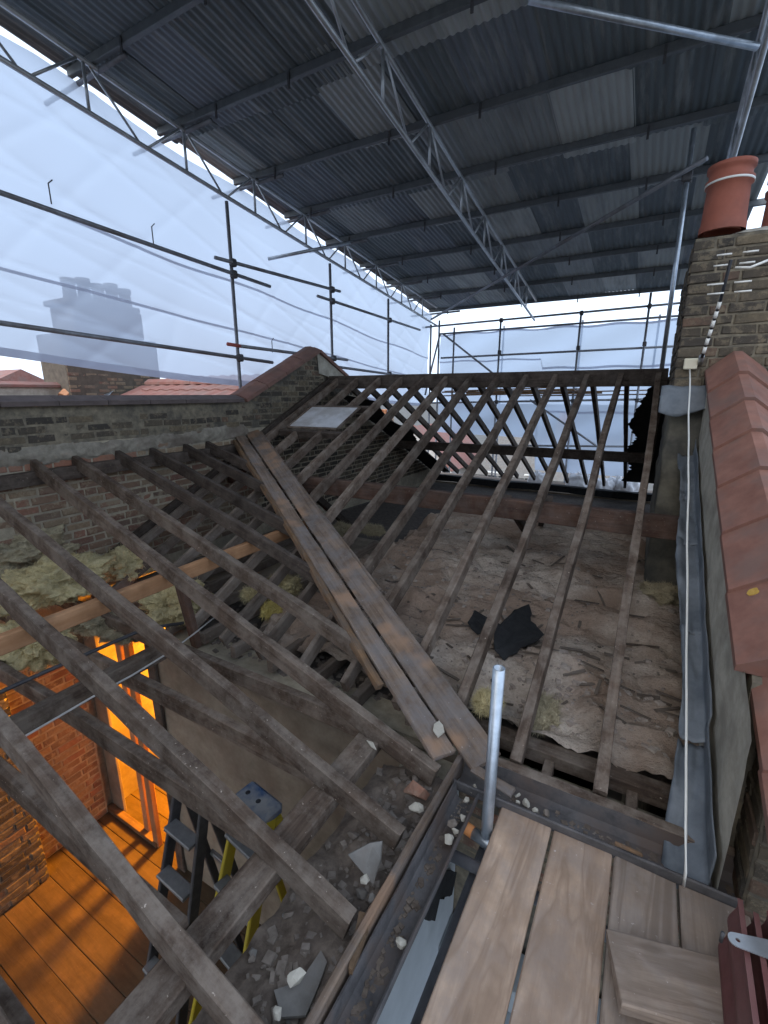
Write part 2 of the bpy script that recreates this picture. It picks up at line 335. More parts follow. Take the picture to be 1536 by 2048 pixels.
def polytube(name, pts, r, mat, parent=None, n=8):
    pts = [V(p) for p in pts]; vs_, fs = [], []
    for i, p in enumerate(pts):
        d = (pts[min(i+1, len(pts)-1)]-pts[max(i-1, 0)]).normalized()
        a = V((0, 0, 1)) if abs(d.z) < 0.9 else V((1, 0, 0)); u = d.cross(a).normalized(); w_ = d.cross(u)
        for k in range(n):
            an = 2*math.pi*k/n; vs_.append(p+u*math.cos(an)*r+w_*math.sin(an)*r)
    for i in range(len(pts)-1):
        for k in range(n): fs.append((i*n+k, i*n+(k+1) % n, (i+1)*n+(k+1) % n, (i+1)*n+k))
    fs.append(tuple(range(n-1, -1, -1))); fs.append(tuple((len(pts)-1)*n+k for k in range(n)))
    return obj(name, vs_, fs, mat, parent, None, True)
def box(name, lo, hi, mat, parent=None, ch=0.004):
    (x0, y0, z0), (x1, y1, z1) = lo, hi
    bm = bmesh.new(); bmesh.ops.create_cube(bm, size=1)
    for v in bm.verts: v.co = V(((x1-x0)*v.co.x, (y1-y0)*v.co.y, (z1-z0)*v.co.z))
    if ch: bmesh.ops.bevel(bm, geom=list(bm.edges), offset=ch, segments=1, affect='EDGES')
    me = bpy.data.meshes.new(name); bm.to_mesh(me); bm.free(); me.materials.append(MATS[mat])
    return link(bpy.data.objects.new(name, me), Matrix.Translation(V(((x0+x1)/2, (y0+y1)/2, (z0+z1)/2))), parent)
def slab(name, poly, thick, mat, parent=None, nrm=None, jag=0.0):
    """flat piece: polygon (3D points) with thickness against its normal"""
    P = [V(p) for p in poly]
    if jag:
        Q = []
        for i, p in enumerate(P):
            q = P[(i+1) % len(P)]; n = max(1, int((q-p).length/0.05))
            for k in range(n):
                f = k/n; e = p.lerp(q, f); d = (q-p).normalized(); Q.append(e + V((noise.noise(e*23+V((i, 0, 0))), noise.noise(e*23+V((5, i, 0))), 0))*jag)
        P = Q
    n = V(nrm).normalized() if nrm else (P[1]-P[0]).cross(P[2]-P[0]).normalized()
    c = sum(P, V())/len(P); k = len(P)
    vs_ = [p-c for p in P]+[p-c-n*thick for p in P]
    fs = [tuple(range(k)), tuple(range(2*k-1, k-1, -1))]+[(i, k+i, k+(i+1) % k, (i+1) % k) for i in range(k)]
    return obj(name, vs_, fs, mat, parent, Matrix.Translation(c))
def grid(name, fn, nu, nv, mat, parent=None, smooth=True, keep=None, thick=0.0):
    vs_ = [fn(i/nu, j/nv) for j in range(nv+1) for i in range(nu+1)]; fs = []
    for j in range(nv):
        for i in range(nu):
            if keep and not keep((i+.5)/nu, (j+.5)/nv): continue
            a = j*(nu+1)+i; fs.append((a, a+1, a+nu+2, a+nu+1))
    o = obj(name, vs_, fs, mat, parent, None, smooth)
    if thick:
        md = o.modifiers.new('thick', 'SOLIDIFY'); md.thickness = thick; md.offset = -1
    return o
def rock_mesh(name, mat, sx, sy, sz, seed, n=22):
    rr = random.Random(seed); bm = bmesh.new()
    for _ in range(n):
        d = V((rr.gauss(0, 1), rr.gauss(0, 1), rr.gauss(0, 1))).normalized()
        q = rr.uniform(0.75, 1.0); bm.verts.new((d.x*sx*q, d.y*sy*q, d.z*sz*q))
    bmesh.ops.convex_hull(bm, input=list(bm.verts))
    bmesh.ops.delete(bm, geom=[v for v in bm.verts if not v.link_faces], context='VERTS')
    me = bpy.data.meshes.new(name); bm.to_mesh(me); bm.free(); me.materials.append(MATS[mat]); return me
def rot(z=0, x=0, y=0): return Matrix.Rotation(z, 4, 'Z') @ Matrix.Rotation(y, 4, 'Y') @ Matrix.Rotation(x, 4, 'X')
def fbm(p, o=4):
    s, a = 0.0, 1.0
    for i in range(o): s += a*noise.noise(p*(2**i)); a *= 0.5
    return s

# ------------------------------------------------------------------ brickwork
def brick_mesh(name, L, H, mat, seed, D=0.03):
    rr = random.Random(seed); c = 0.007; j = lambda s=0.0045: rr.uniform(-s, s)
    vs_ = []
    for (d, ins) in ((-D, 0), (-c, 0), (0, c)):
        for (u, v) in ((0, 0), (1, 0), (1, 1), (0, 1)):
            uu = (u-.5)*L + (ins if u == 0 else -ins); vv = (v-.5)*H + (ins if v == 0 else -ins)
            vs_.append((uu+j(), -d+j(0.0015) if d > -D else -d, vv+j()))
    # local: X along wall, -Y out of the wall
    vs_ = [(x, y, z) for x, y, z in vs_]
    fs = [(8, 9, 10, 11)]
    for b0, b1 in ((0, 4), (4, 8)):
        for k in range(4): fs.append((b0+k, b0+(k+1) % 4, b1+(k+1) % 4, b1+k))
    return mesh(name, vs_, fs, mat)
BM = {}
def bmeshes(mat, hd):
    k = (mat, hd)
    if k not in BM: BM[k] = [brick_mesh('brick', 0.098 if hd else 0.208, 0.060, mat, hash(k) % 1000+i) for i in range(5)]
    return BM[k]
def brickwork(parent, org, udir, nrm, length, rows, mask, matf, limit=300, course=0.0745, order=None, seed=1):
    """lays courses from org along udir; nrm points out of the wall; mask(u,z) keeps a brick; matf(u,z)->material"""
    rr = random.Random(seed); u_, n_, o_ = V(udir), V(nrm), V(org); lst = []
    for r in range(rows):
        u = -(0.0 if r % 2 else 0.056)-rr.uniform(0, .03); k = r % 2
        while u < length:
            hd = (k % 3 == 2) if r % 2 else (k % 4 == 1); L = 0.112 if hd else 0.222
            uc = u+L/2; zc = (r+.5)*course
            ua, ub = max(u, 0), min(u+L, length)
            if ub-ua > .035 and mask(uc, zc):
                P = o_+u_*((ua+ub)/2)+V((0, 0, zc+rr.uniform(-.003, .003)))+n_*rr.uniform(-0.006, 0.003)
                lst.append((P, hd, matf(uc, zc), rr.uniform(-.018, .018), rr.randrange(5), (ub-ua-.012)/(L-.012)))
            u += L; k += 1
    lst.sort(key=lambda e: e[0].length)
    rest = []
    for i, (P, hd, mt, a, q, kx) in enumerate(lst):
        y = -n_; x = u_; z = V((0, 0, 1))
        if x.cross(y).dot(z) < 0: x = -x
        M = Matrix(((x.x, y.x, 0, P.x), (x.y, y.y, 0, P.y), (0, 0, 1, P.z), (0, 0, 0, 1))) @ Matrix.Rotation(a, 4, 'Y') @ Matrix.Diagonal((kx, 1, 1, 1))
        me = bmeshes(mt, hd)[q]
        if i < limit: inst('brick', me, parent, M)
        else: rest.append((me, M, mt))
    if rest:
        vs_, fs, mi, rv = [], [], [], []; names = []
        for me, M, mt in rest:
            if mt not in names: names.append(mt)
            b0 = len(vs_); q = rr.random()
            vs_ += [M @ v.co for v in me.vertices]
            for p in me.polygons: fs.append(tuple(b0+i for i in p.vertices)); mi.append(names.index(mt)); rv.append(q)
        me = mesh('brickwork', vs_, fs, names); me.polygons.foreach_set('material_index', mi)
        at = me.attributes.new('rnd', 'FLOAT', 'FACE'); at.data.foreach_set('value', rv)
        tag(inst('brickwork', me, parent, Matrix.Identity(4)), kind='stuff')

# roof planes -----------------------------------------------------------------------------------------
MAIN = (V((0, 1.85, -1.75)), V((0, -0.4235, 0.9059)))          # rear slope of the main roof (top of rafters)
ADD = (V((-.62, 1.8, -1.72)), V((0.293, 0, 0.956)))            # slope of the rear addition
def mainp(x, y): return onP(x, y, *MAIN)
def addp(x, y): return onP(x, y, *ADD)
RIDGE_Y, RIDGE_Z = 6.10, 0.235
WX = -4.50                                                      # inner face of the left party wall
DT, OT, RT = 'dark_timber', 'old_timber', 'red_timber'

# ================================================================== GROUND
gz = -8.2
tag(obj('ground', [(-400, -400, gz), (400, -400, gz), (400, 400, gz), (-400, 400, gz)], [(0, 1, 2, 3)], 'ground_soil'), kind='structure')
tag(obj('road', [(-200, 15, gz+.02), (200, 15, gz+.02), (200, 22, gz+.02), (-200, 22, gz+.02)], [(0, 1, 2, 3)], 'asphalt'), kind='structure')

# ================================================================== LEFT PARTY WALL
pw = thing('party_wall', (WX-.15, 3.8, -4.25), 'tall sooty brick party wall with stepped coping beside the skeletal addition rafters', 'wall')
Y0, YA = 0.4, 4.32                                             # level parapet from Y0 to YA, then up the gable
APEX_Y, APEX_Z = 5.86, 0.60
LEVEL_Z = -0.10
def wall_top(Y):
    if Y < YA: return LEVEL_Z
    if Y < APEX_Y: return LEVEL_Z+(APEX_Z-LEVEL_Z)*(Y-YA)/(APEX_Y-YA)
    return APEX_Z-(Y-APEX_Y)*0.47
th = 0.30
prof = [(Y0, -4.25), (10.3, -4.25), (10.3, wall_top(10.3)), (APEX_Y, APEX_Z), (YA, LEVEL_Z), (Y0, LEVEL_Z)]
k = len(prof)
vs_ = [(WX-0.007, y, z) for y, z in prof]+[(WX-th, y, z) for y, z in prof]
obj('wall_core', vs_, [tuple(range(k)), tuple(range(2*k-1, k-1, -1))]+[(i, k+i, k+(i+1) % k, (i+1) % k) for i in range(k)], 'mortar', pw)
def matf(u, z):
    Y = Y0+u; zz = z-1.75
    if zz > -0.43+0.03*math.sin(Y*3) or (Y > 4.5): return 'sooty_brick'
    if -0.66 < zz < -0.585 and Y < 2.75: return 'red_brick'
    return 'stock_brick'
def mk(u, z):
    Y = Y0+u; zz = z-1.75
    if zz > wall_top(Y)-0.05: return False
    if Y < 1.55 and zz > -1.6: return False
    if -0.53 < zz < -0.43 and noise.noise(V((Y*2, zz*9, 3))) < 0.25: return False       # old mortar band
    if Y > 10.2: return False
    return True
brickwork(pw, (WX, Y0, -1.75), (0, 1, 0), (1, 0, 0), 9.8, 34, mk, matf, 300, seed=3)
# sooty mortar skin behind the parapet courses
obj('parapet_mortar', [(WX-.0045, Y0, -.43), (WX-.0045, 6.6, -.43), (WX-.0045, 6.6, wall_top(6.6)), (WX-.0045, APEX_Y, APEX_Z), (WX-.0045, YA, LEVEL_Z), (WX-.0045, Y0, LEVEL_Z)], [(0, 1, 2, 3, 4, 5)], 'mortar_sooty', pw)
# cement fillet band where the slates met the wall
def bandf(u, v):
    Y = Y0+u*(4.35-Y0); z = -0.57+0.16*v+0.012*math.sin(Y*2.1)+0.03*fbm(V((Y*4, v*1.5, 0)))+0.012*(Y-3)
    return V((WX-.004+0.020*math.sin(math.pi*v)+0.022*fbm(V((Y*7, z*9, 7)), 5), Y, z))
grid('mortar_band', bandf, 260, 14, 'mortar_band', pw)
# copings: dark half-round along the level part, red terracotta up the gable
def coping(name, A, B, wd, hgt, mat, parent, peak=0.5):
    M, L = frame(A, B); hw = wd/2
    sec = [(-hw, 0), (-hw, hgt*0.45), (-hw*0.25, hgt), (hw*0.25, hgt), (hw, hgt*0.45), (hw, 0)]
    vs_, fs = [], []
    for x in (0, L):
        for y, z in sec: vs_.append((x, y, z))
    for i in range(6): fs.append((i, 6+i, 6+(i+1) % 6, (i+1) % 6))
    fs += [tuple(range(6)), tuple(range(11, 5, -1))]
    return obj(name, vs_, fs, mat, parent, M)
cx0 = WX-0.14
for i in range(9):
    a = 0.45+i*0.425
    coping('coping_stone', (cx0, a, LEVEL_Z), (cx0, min(a+0.419, YA-.02), LEVEL_Z), 0.40, 0.088, 'dark_coping', pw)
g0, g1 = V((cx0, YA, LEVEL_Z)), V((cx0, APEX_Y, APEX_Z))
for i in range(4):
    coping('coping_tile', g0.lerp(g1, i/4+.004), g0.lerp(g1, (i+1)/4-.002), 0.40, 0.10+.006*(i % 2), 'brown_coping', pw)
g2 = V((cx0, 6.95, wall_top(6.95)))
coping('coping_tile', g1+V((0, .01, 0)), g2, 0.40, 0.10, 'brown_coping', pw)
slab('lead_apron', [(WX+.012, APEX_Y-.02, APEX_Z+.02), (WX+.03, 6.62, wall_top(6.62)+.03), (WX+.05, 6.45, wall_top(6.45)-.17), (WX+.035, 6.02, 0.27), (WX+.02, APEX_Y, 0.30)], 0.006, 'cement_render', pw, (1, 0, 0))
# inner room piece of the wall: projecting chimney breast of the addition room (lower left)
br = thing('chimney_breast', (-4.25, .6, -4.25), 'dim brick chimney breast in the lamp lit room below the rafters', 'chimney breast')
box('breast_core', (-4.49, -1.2, -4.245), (-4.228, 1.29, -2.3), 'mortar_sooty', br, 0.02)
brickwork(br, (-4.22, -.5, -4.245), (0, 1, 0), (1, 0, 0), 1.8, 26, lambda u, z: True, lambda u, z: 'sooty_brick', 150, seed=51)

# ================================================================== ROOM BELOW THE ADDITION (floor, walls)
FZ = -4.25
fl = tag(bpy.data.objects.new('floor', None), kind='structure'); link(fl, Matrix.Translation(V((-2.5, 1.5, FZ))))
obj('subfloor', [(-4.5, -2.4, FZ-.03), (.0, -2.4, FZ-.03), (.0, 5.4, FZ-.03), (-4.5, 5.4, FZ-.03)], [(0, 1, 2, 3)], 'dark_timber', fl)
y = -2.3
while y < 5.2:
    beam('floorboard', (-4.48, y+.09, FZ), (-0.66, y+.09, FZ), 0.176, 0.025, 'floorboard', fl, wob=0.0008, ch=0.003, step=0.9); y += 0.180
# cross wall between the addition and the main house
cw = thing('cross_wall', (-2.0, 2.1, FZ), 'stained plaster wall with a doorway to the lit landing', 'wall')
def wallf(x0, x1, z0, z1, Yf, nm, jag=False):
    def f(u, v):
        x = x0+(x1-x0)*u; z = z0+(z1-z0)*v
        if jag and u == 0: x += 0.02*noise.noise(V((z*14, 0, 5)))
        return V((x, Yf+0.012*fbm(V((x*2.3, z*2.3, 1)))+0.004*noise.noise(V((x*20, z*20, 3))), z))
    return grid(nm, f, max(4, int((x1-x0)/.06)), max(4, int((z1-z0)/.06)), 'plaster', cw)
wallf(-3.26, -0.62, FZ, -1.86, 1.96, 'plaster_face', True)
box('wall_core', (-3.24, 1.985, FZ), (-0.70, 2.2, -1.87), 'mortar', cw, 0)
# torn lath edge at the door jamb
for q in range(22):
    z = -3.9+q*0.092; o = 0.012*random.random()
    box('lath', (-3.30-o, 1.972, z), (-3.22, 2.0, z+.03), 'batten_timber', cw, 0.002)
beam('door_jamb', (-3.20, 1.94, FZ), (-3.22, 1.94, -1.95), 0.03, 0.10, DT, cw, (1, 0, 0))
for (xx, yy) in ((-3.86, 2.0), (-3.66, 1.96)):
    beam('stud', (xx, yy, FZ), (xx, yy, -1.87), 0.075, 0.05, 'new_timber', cw, (0, -1, 0))
box('lamp_baffle', (-4.48, 2.02, FZ), (-4.27, 2.05, -1.98), 'plaster', cw, .004)  # added baffle beside the doorway, keeps lamp light off the recess brick
beam('sole_plate', (-4.48, 1.98, FZ+.045), (-3.64, 1.98, FZ+.045), 0.07, 0.045, 'batten_timber', cw)
beam('door_head', (-4.48, 2.0, -1.88), (-3.2, 2.0, -1.88), 0.08, 0.09, DT, cw)
# brick in the recess left of the doorway, in line with the party wall
rb = thing('recess_brickwork', (-4.45, 1.65, FZ), 'rough brick wall lit orange beside the doorway studs', 'wall')
box('mortar_bed', (-4.495, 1.305, FZ), (-4.445, 1.95, -2.15), 'mortar', rb, 0)
brickwork(rb, (-4.436, 1.31, FZ), (0, 1, 0), (1, 0, 0), 0.63, 27, lambda u, z: True, lambda u, z: 'stock_brick', 110, seed=12)
# landing enclosure behind the doorway
ld = thing('landing_walls', (-3.6, 4.3, FZ), 'plaster walls and ceiling of the glowing landing beyond the doorway', 'wall')
box('end_wall', (-4.49, 4.95, FZ), (-2.3, 5.05, -1.9), 'plaster', ld, 0)
box('side_wall', (-2.4, 2.21, FZ), (-2.3, 4.94, -1.9), 'plaster', ld, 0)
box('party_plaster', (-4.49, 2.05, FZ), (-4.455, 4.94, -1.93), 'plaster', ld, 0)
box('ceiling', (-4.45, 2.22, -1.925), (-2.3, 5.05, -1.905), 'plaster', ld, 0)
# outer wall of the addition under the gutter
aw = thing('addition_wall', (-.78, .4, FZ), 'brick side wall of the addition carrying its gutter', 'wall')
box('wall_core', (-0.93, -2.4, -8.2), (-0.655, 1.95, -1.90), 'mortar', aw, 0)
box('painted_render', (-0.652, -2.4, -8.1), (-0.640, 1.92, -1.95), 'flat_roof_felt', aw, 0)
brickwork(aw, (-0.935, -0.6, -3.35), (0, 1, 0), (-1, 0, 0), 2.5, 19, lambda u, z: True, lambda u, z: 'stock_brick', 120, seed=21)
# rear wall of the main house under the eave
rw = thing('rear_wall', (0, 2.0, -8.2), 'brick rear wall of the main house below the eave gutter', 'wall')
box('wall_core', (-0.65, 1.93, -8.2), (0.9, 2.16, -1.93), 'mortar_sooty', rw, 0)
brickwork(rw, (-0.65, 1.925, -2.45), (1, 0, 0), (0, -1, 0), 1.45, 6, lambda u, z: True, lambda u, z: 'stock_brick', 60, seed=22)
# lamp on the landing
lp = thing('work_lamp', (-3.9, 4.1, -1.93), 'glowing amber pendant bulb hidden on the landing behind the cross wall', 'lamp')
polytube('flex', [(-3.9, 4.1, -1.93), (-3.9, 4.1, -2.2)], 0.004, 'black_plastic', lp)
tube('lamp_holder', (-3.9, 4.1, -2.2), (-3.9, 4.1, -2.27), 0.02, 'black_plastic', lp)
m, t, b = nodes('lamp_glow', 0.5); b.inputs['Emission Color'].default_value = (1, 0.42, 0.07, 1); b.inputs['Emission Strength'].default_value = 25
b.inputs['Base Color'].default_value = (1, .7, .4, 1)
bm = bmesh.new(); bmesh.ops.create_uvsphere(bm, u_segments=16, v_segments=10, radius=0.045)
for v in bm.verts: v.co.z *= 1.25
me = bpy.data.meshes.new('bulb'); bm.to_mesh(me); bm.free(); me.materials.append(m)
inst('bulb', me, lp, Matrix.Translation(V((-3.9, 4.1, -2.325))))
ldt = bpy.data.lights.new('lamp_light', 'POINT'); ldt.energy = 800; ldt.color = (1, 0.37, 0.02); ldt.shadow_soft_size = 0.22
lo = bpy.data.objects.new('lamp_light', ldt); COL.objects.link(lo); lo.location = (-3.9, 4.1, -2.43)

# ================================================================== MAIN ROOF FRAME
mr = thing('roof_frame', (-2.2, 4.0, -1.8), 'stripped main roof frame of dark crossing rafters under its ridge board', 'roof frame')
beam('ridge_board', (-4.62, RIDGE_Y, RIDGE_Z+.035), (0.10, RIDGE_Y, RIDGE_Z+.035), 0.035, 0.19, DT, mr)
tops = [668, 703, 745, 783, 833, 885, 936, 985, 1040, 1105, 1170, 1238, 1312]
# spacing measured on the slope; every rafter runs straight down the fall
rx = [-4.30, -3.93, -3.56, -3.20, -2.85, -2.49, -2.13, -1.78, -1.43, -1.07, -0.72, -0.36, 0.01]
tanM = 0.4235/0.9059
def main_z(Y): return -1.75+(Y-1.85)*tanM
def valley_y(X): return 1.85+(-0.62-X)*0.636      # where the valley cuts the slope
nM = MAIN[1]
for i, X in enumerate(rx):
    yb = 1.93
    if X < -0.70:                    # the addition roof is laid over the old slope, whose pale lower rafters run on to the wall
        yb = valley_y(X)+0.01
        beam('lower_rafter', (X, yb-.004, main_z(yb)-.004), (X+random.uniform(-.01, .01), 1.99, main_z(1.99)-.004), 0.040, 0.095, 'joist_timber', mr, nM, wob=.008)
    x1 = X+random.uniform(-.012, .012)
    if i in (1, 2):     # trimmed by the rooflight
        beam('rafter', (x1, RIDGE_Y-.02, RIDGE_Z), (X, 5.23, main_z(5.23)), 0.052, 0.10, OT, mr, nM)
        beam('rafter', (x1, 4.66, main_z(4.66)), (X, yb, main_z(yb)), 0.052, 0.10, OT, mr, nM)
        continue
    beam('rafter', (x1, RIDGE_Y-.02, RIDGE_Z), (X, yb, main_z(yb)), 0.055, 0.10, OT, mr, nM, wob=.009, rag=.004)
beam('trimmer', (-4.22, 5.25, main_z(5.25)-.003), (-3.22, 5.25, main_z(5.25)-.003), 0.05, 0.09, DT, mr, nM)
beam('trimmer', (-4.22, 4.63, main_z(4.63)-.003), (-3.22, 4.63, main_z(4.63)-.003), 0.05, 0.09, DT, mr, nM)
# front slope
nF = V((0, 0.4235, 0.9059))
def front_z(Y): return RIDGE_Z-(Y-RIDGE_Y)*tanM
for i, X in enumerate(rx):
    if X < -4.2: X = -4.25
    beam('rafter', (X+.058, RIDGE_Y+.02, RIDGE_Z), (X+.058+random.uniform(-.02, .02), 10.35, front_z(10.35)), 0.05, 0.10, DT, mr, nF)
# purlins, struts, plates
beam('purlin', (WX+.02, 3.98, -0.90), (0.36, 3.98, -0.885), 0.085, 0.175, RT, mr, wob=.006)
beam('purlin', (WX+.02, 8.25, -0.90), (0.10, 8.25, -0.895), 0.085, 0.16, DT, mr)
beam('strut', onY(1022, 1000, 4.05), onZ(1060, 1064, -1.66), 0.09, 0.07, DT, mr, (1, 0, 0))
beam('strut', onY(1106, 1000, 4.05), onZ(1086, 1052, -1.66), 0.08, 0.06, DT, mr, (1, 0, 0))
beam('strut', (-3.3, 4.04, -1.04), (-3.28, 4.9, -1.72), 0.08, 0.07, DT, mr, (1, 0, 0))
beam('wall_plate', (-0.66, 2.19, -1.80), (0.38, 2.19, -1.80), 0.095, 0.075, OT, mr)
for X in (-0.24, 0.14, -0.56):
    beam('noggin', (X, 2.14, -1.83), (X, 1.86, -1.86), 0.05, 0.08, OT, mr)
# ceiling joists of the main house, bare near the valley
jx = [-4.15+.352*i for i in range(10)]
for i, X in enumerate(jx):
    beam('ceiling_joist', (X, 1.98+random.uniform(-.02, .06), -1.745), (X+random.uniform(-.02, .02), 4.6 if X < -2 else 3.2, -1.74), 0.05, 0.09, 'joist_timber', mr, wob=.006)
beam('rafter', (WX+.04, RIDGE_Y-.02, RIDGE_Z), (WX+.04, 1.99, main_z(1.99)), 0.06, 0.12, DT, mr, nM)
# valley boards
vb = thing('valley_board_run', (-2.4, 3.1, -1.2), 'pair of broad weathered valley boards running diagonally between the two rafter sets', 'valley boards')
A0, A1 = V((-4.52, 4.32, -0.50)), V((-0.53, 1.76, -1.725))
dv = (A1-A0).normalized(); nv = (MAIN[1]+ADD[1]).normalized(); side = dv.cross(nv).normalized()      # side points to the addition
if side.x > 0: side = -side
beam('valley_board', A0-side*.085+nv*.026, A1-side*.085+nv*.026, 0.17, 0.028, 'valley_timber', vb, (nM*0.8+nv*.4), rag=0.010)
beam('valley_board', A0+side*.080+nv*.022, A1-dv*.12+side*.075+nv*.022, 0.135, 0.028, 'valley_timber', vb, (ADD[1]*.8+nv*.4), rag=0.014)
beam('edge_strip', A0+side*.165+dv*0.2+nv*.026, A1-dv*.62+side*.165+nv*.018, 0.05, 0.04, 'split_timber', vb, ADD[1], rag=0.022, wob=.012)
beam('edge_strip', A0-side*.185+dv*0.05+nv*.022, A1-dv*1.35-side*.185+nv*.022, 0.03, 0.035, 'valley_timber', vb, nM, rag=0.008)
beam('splinter', A1+side*.0+V((.00, .02, .018)), A1+V((.20, -.02, .012)), 0.05, 0.02, 'valley_timber', vb, nv, rag=.015)
# rooflight
rl = thing('rooflight', (-3.72, 4.95, -0.35), 'small white rooflight pane set among the rafters by the gable', 'rooflight')
a, b_, c_, d_ = [(-4.12, 5.21), (-3.34, 5.21), (-3.34, 4.68), (-4.12, 4.68)]
def lift(p, h): return V((p[0], p[1], main_z(p[1])))+nM*h
slab('pane', [lift(d_, .012), lift(c_, .012), lift(b_, .012), lift(a, .012)], 0.01, 'rooflight_pane', rl, nM)
for p, q in ((a, b_), (b_, c_), (c_, d_), (d_, a)):
    beam('rooflight_frame', lift(p, .022), lift(q, .022), 0.032, 0.03, 'old_timber', rl, nM, rag=.006)
# front slope: dark sheet painting the gable wall's shade, and a torn underfelt remnant
ft = thing('felt_and_shade', (-4.0, 8.0, -.7), 'black sheet under the front rafters standing in for the shade on the gable wall', 'felt')
slab('felt_shade_sheet', [(-4.48, 6.35, front_z(6.35)-.115), (-4.48, 10.2, front_z(10.2)-.115), (-4.0, 10.2, front_z(10.2)-.115), (-4.05, 8.6, front_z(8.6)-.115), (-3.82, 7.7, front_z(7.7)-.115), (-4.1, 7.3, front_z(7.3)-.115), (-3.9, 6.6, front_z(6.6)-.115)], 0.006, 'felt', ft, nF, 0.03)
ft = thing('felt_and_shade', (-.1, 8.0, -.7), 'ragged black roofing felt hanging from the front rafters against the chimney', 'felt')
slab('felt_shade_sheet', [(-.02, 6.3, front_z(6.3)+.004), (.30, 6.3, front_z(6.3)+.004), (.30, 10.2, front_z(10.2)+.004), (-.36, 10.2, front_z(10.2)+.004), (-.22, 9.4, front_z(9.4)+.004), (-.34, 8.6, front_z(8.6)+.004), (-.16, 8.0, front_z(8.0)+.004), (-.28, 7.5, front_z(7.5)+.004), (-.16, 6.9, front_z(6.9)+.004)], 0.006, 'felt', ft, nF, 0.05)
# front wall and parapet
fwall = thing('front_wall', (-2, 10.4, -8.2), 'low dark front parapet behind the white rubble bags', 'wall')
box('wall_core', (-4.8, 10.30, -8.2), (.9, 10.55, -2.06), 'house_brick', fwall, 0.01)
beam('felt_roll', (-4.4, 10.22, -1.90), (.3, 10.22, -1.88), 0.16, 0.14, 'felt', fwall, rag=.02, wob=.02)

# loft insulation quilt -------------------------------------------------------
def quilt(u, v):
    X = -2.75+u*(0.42+2.75); Y = 2.22+v*(8.0-2.22)
    edge = -2.35+0.35*noise.noise(V((Y*1.7, 4, 0)))
    h = -1.70
    roll = abs(math.sin(Y*4.1+0.5*noise.noise(V((X*.9, Y*.5, 1)))))
    h += 0.06*roll*(1 if Y > 3.6 else 0.35)
    h += 0.085*fbm(V((X*1.5, Y*3.2, 2)), 5)*(1.0 if Y > 3.3 else 0.75)
    h += 0.05*(1-abs(noise.noise(V((X*1.3, Y*4.5, 15)))))**6-.03*(1-abs(noise.noise(V((X*2.2+Y, Y*3.0, 25)))))**10
    h += 0.030*abs(noise.noise(V((X*8, Y*14, 5))))*(1 if Y > 3.5 else 0.6)
    h += 0.012*noise.noise(V((X*30, Y*40, 8)))
    if Y > 6.3: h -= .16*(Y-6.3)
    cut = noise.noise(V((X*0.9, Y*2.4, 11)))
    if cut > 0.42: h -= 0.09*min(1, (cut-0.42)*8)
    if X < edge: h -= 0.25*min(1, (edge-X)*5)
    if Y < 2.6: h -= 0.16*(2.6-Y)/0.38*(0.6+0.6*noise.noise(V((X*5, 0, 3))))
    return V((X, Y, h))
tag(grid('loft_insulation', quilt, 200, 300, 'quilt'), 'dusty grey brown insulation quilt covering the loft floor', 'insulation', kind='stuff')
tag(obj('lath_and_plaster', [(-2.3, 2.2, -1.885), (.5, 2.2, -1.885), (.5, 10.28, -2.1), (-4.48, 10.28, -2.1), (-4.48, 4.55, -1.885), (-4.48, 2.22, -1.885)], [(0, 1, 2, 3, 4, 5)], 'lath_ceiling'), kind='structure')
# debris lying between the bare joists
def debris(name, boxes, n, zf, sz, mat, label, cat, seed=5):
    rr = random.Random(seed); vs_, fs = [], []
    for _ in range(n):
        (x0, x1, y0, y1) = rr.choice(boxes); x, y = rr.uniform(x0, x1), rr.uniform(y0, y1); s = sz*rr.uniform(.4, 1.5)
        b0 = len(vs_); a = rr.uniform(0, 6.3); q = [(rr.uniform(.5, 1)*s, rr.uniform(.4, 1)*s, rr.uniform(.3, .8)*s) for _ in range(1)][0]
        for sx, sy, szz in ((-1, -1, -1), (1, -.8, -1), (.8, 1, -1), (-1, .9, -1), (-.7, -.8, 1), (.8, -.6, .8), (.6, .8, 1), (-.8, .7, .7)):
            px, py = sx*q[0], sy*q[1]
            vs_.append((x+px*math.cos(a)-py*math.sin(a), y+px*math.sin(a)+py*math.cos(a), zf(x, y)+(szz+1)*.5*q[2]))
        for f in ((0, 3, 2, 1), (4, 5, 6, 7), (0, 1, 5, 4), (1, 2, 6, 5), (2, 3, 7, 6), (3, 0, 4, 7)): fs.append(tuple(b0+i for i in f))
    return tag(obj(name, vs_, fs, mat), label, cat, kind='stuff')
debris('plaster_debris', [(-3.3, -1.2, 2.1, 3.0), (-2.8, -1.4, 2.05, 2.5)], 420, lambda x, y: -1.88, 0.022, 'stone_grey', 'crumbled plaster lying between the bare ceiling joists', 'debris')
debris('loft_rubbish', [(-2.2, .35, 2.3, 5.5), (-2.2, -.4, 3.2, 4.6), (-.9, .3, 2.3, 2.9)], 620, lambda x, y: quilt((x+2.75)/3.17, (y-2.22)/5.78).z-.004, 0.02, 'quilt_scraps', 'torn scraps and plaster lumps scattered over the loft insulation', 'debris', 18)
rr = random.Random(91); lv, lf = [], []
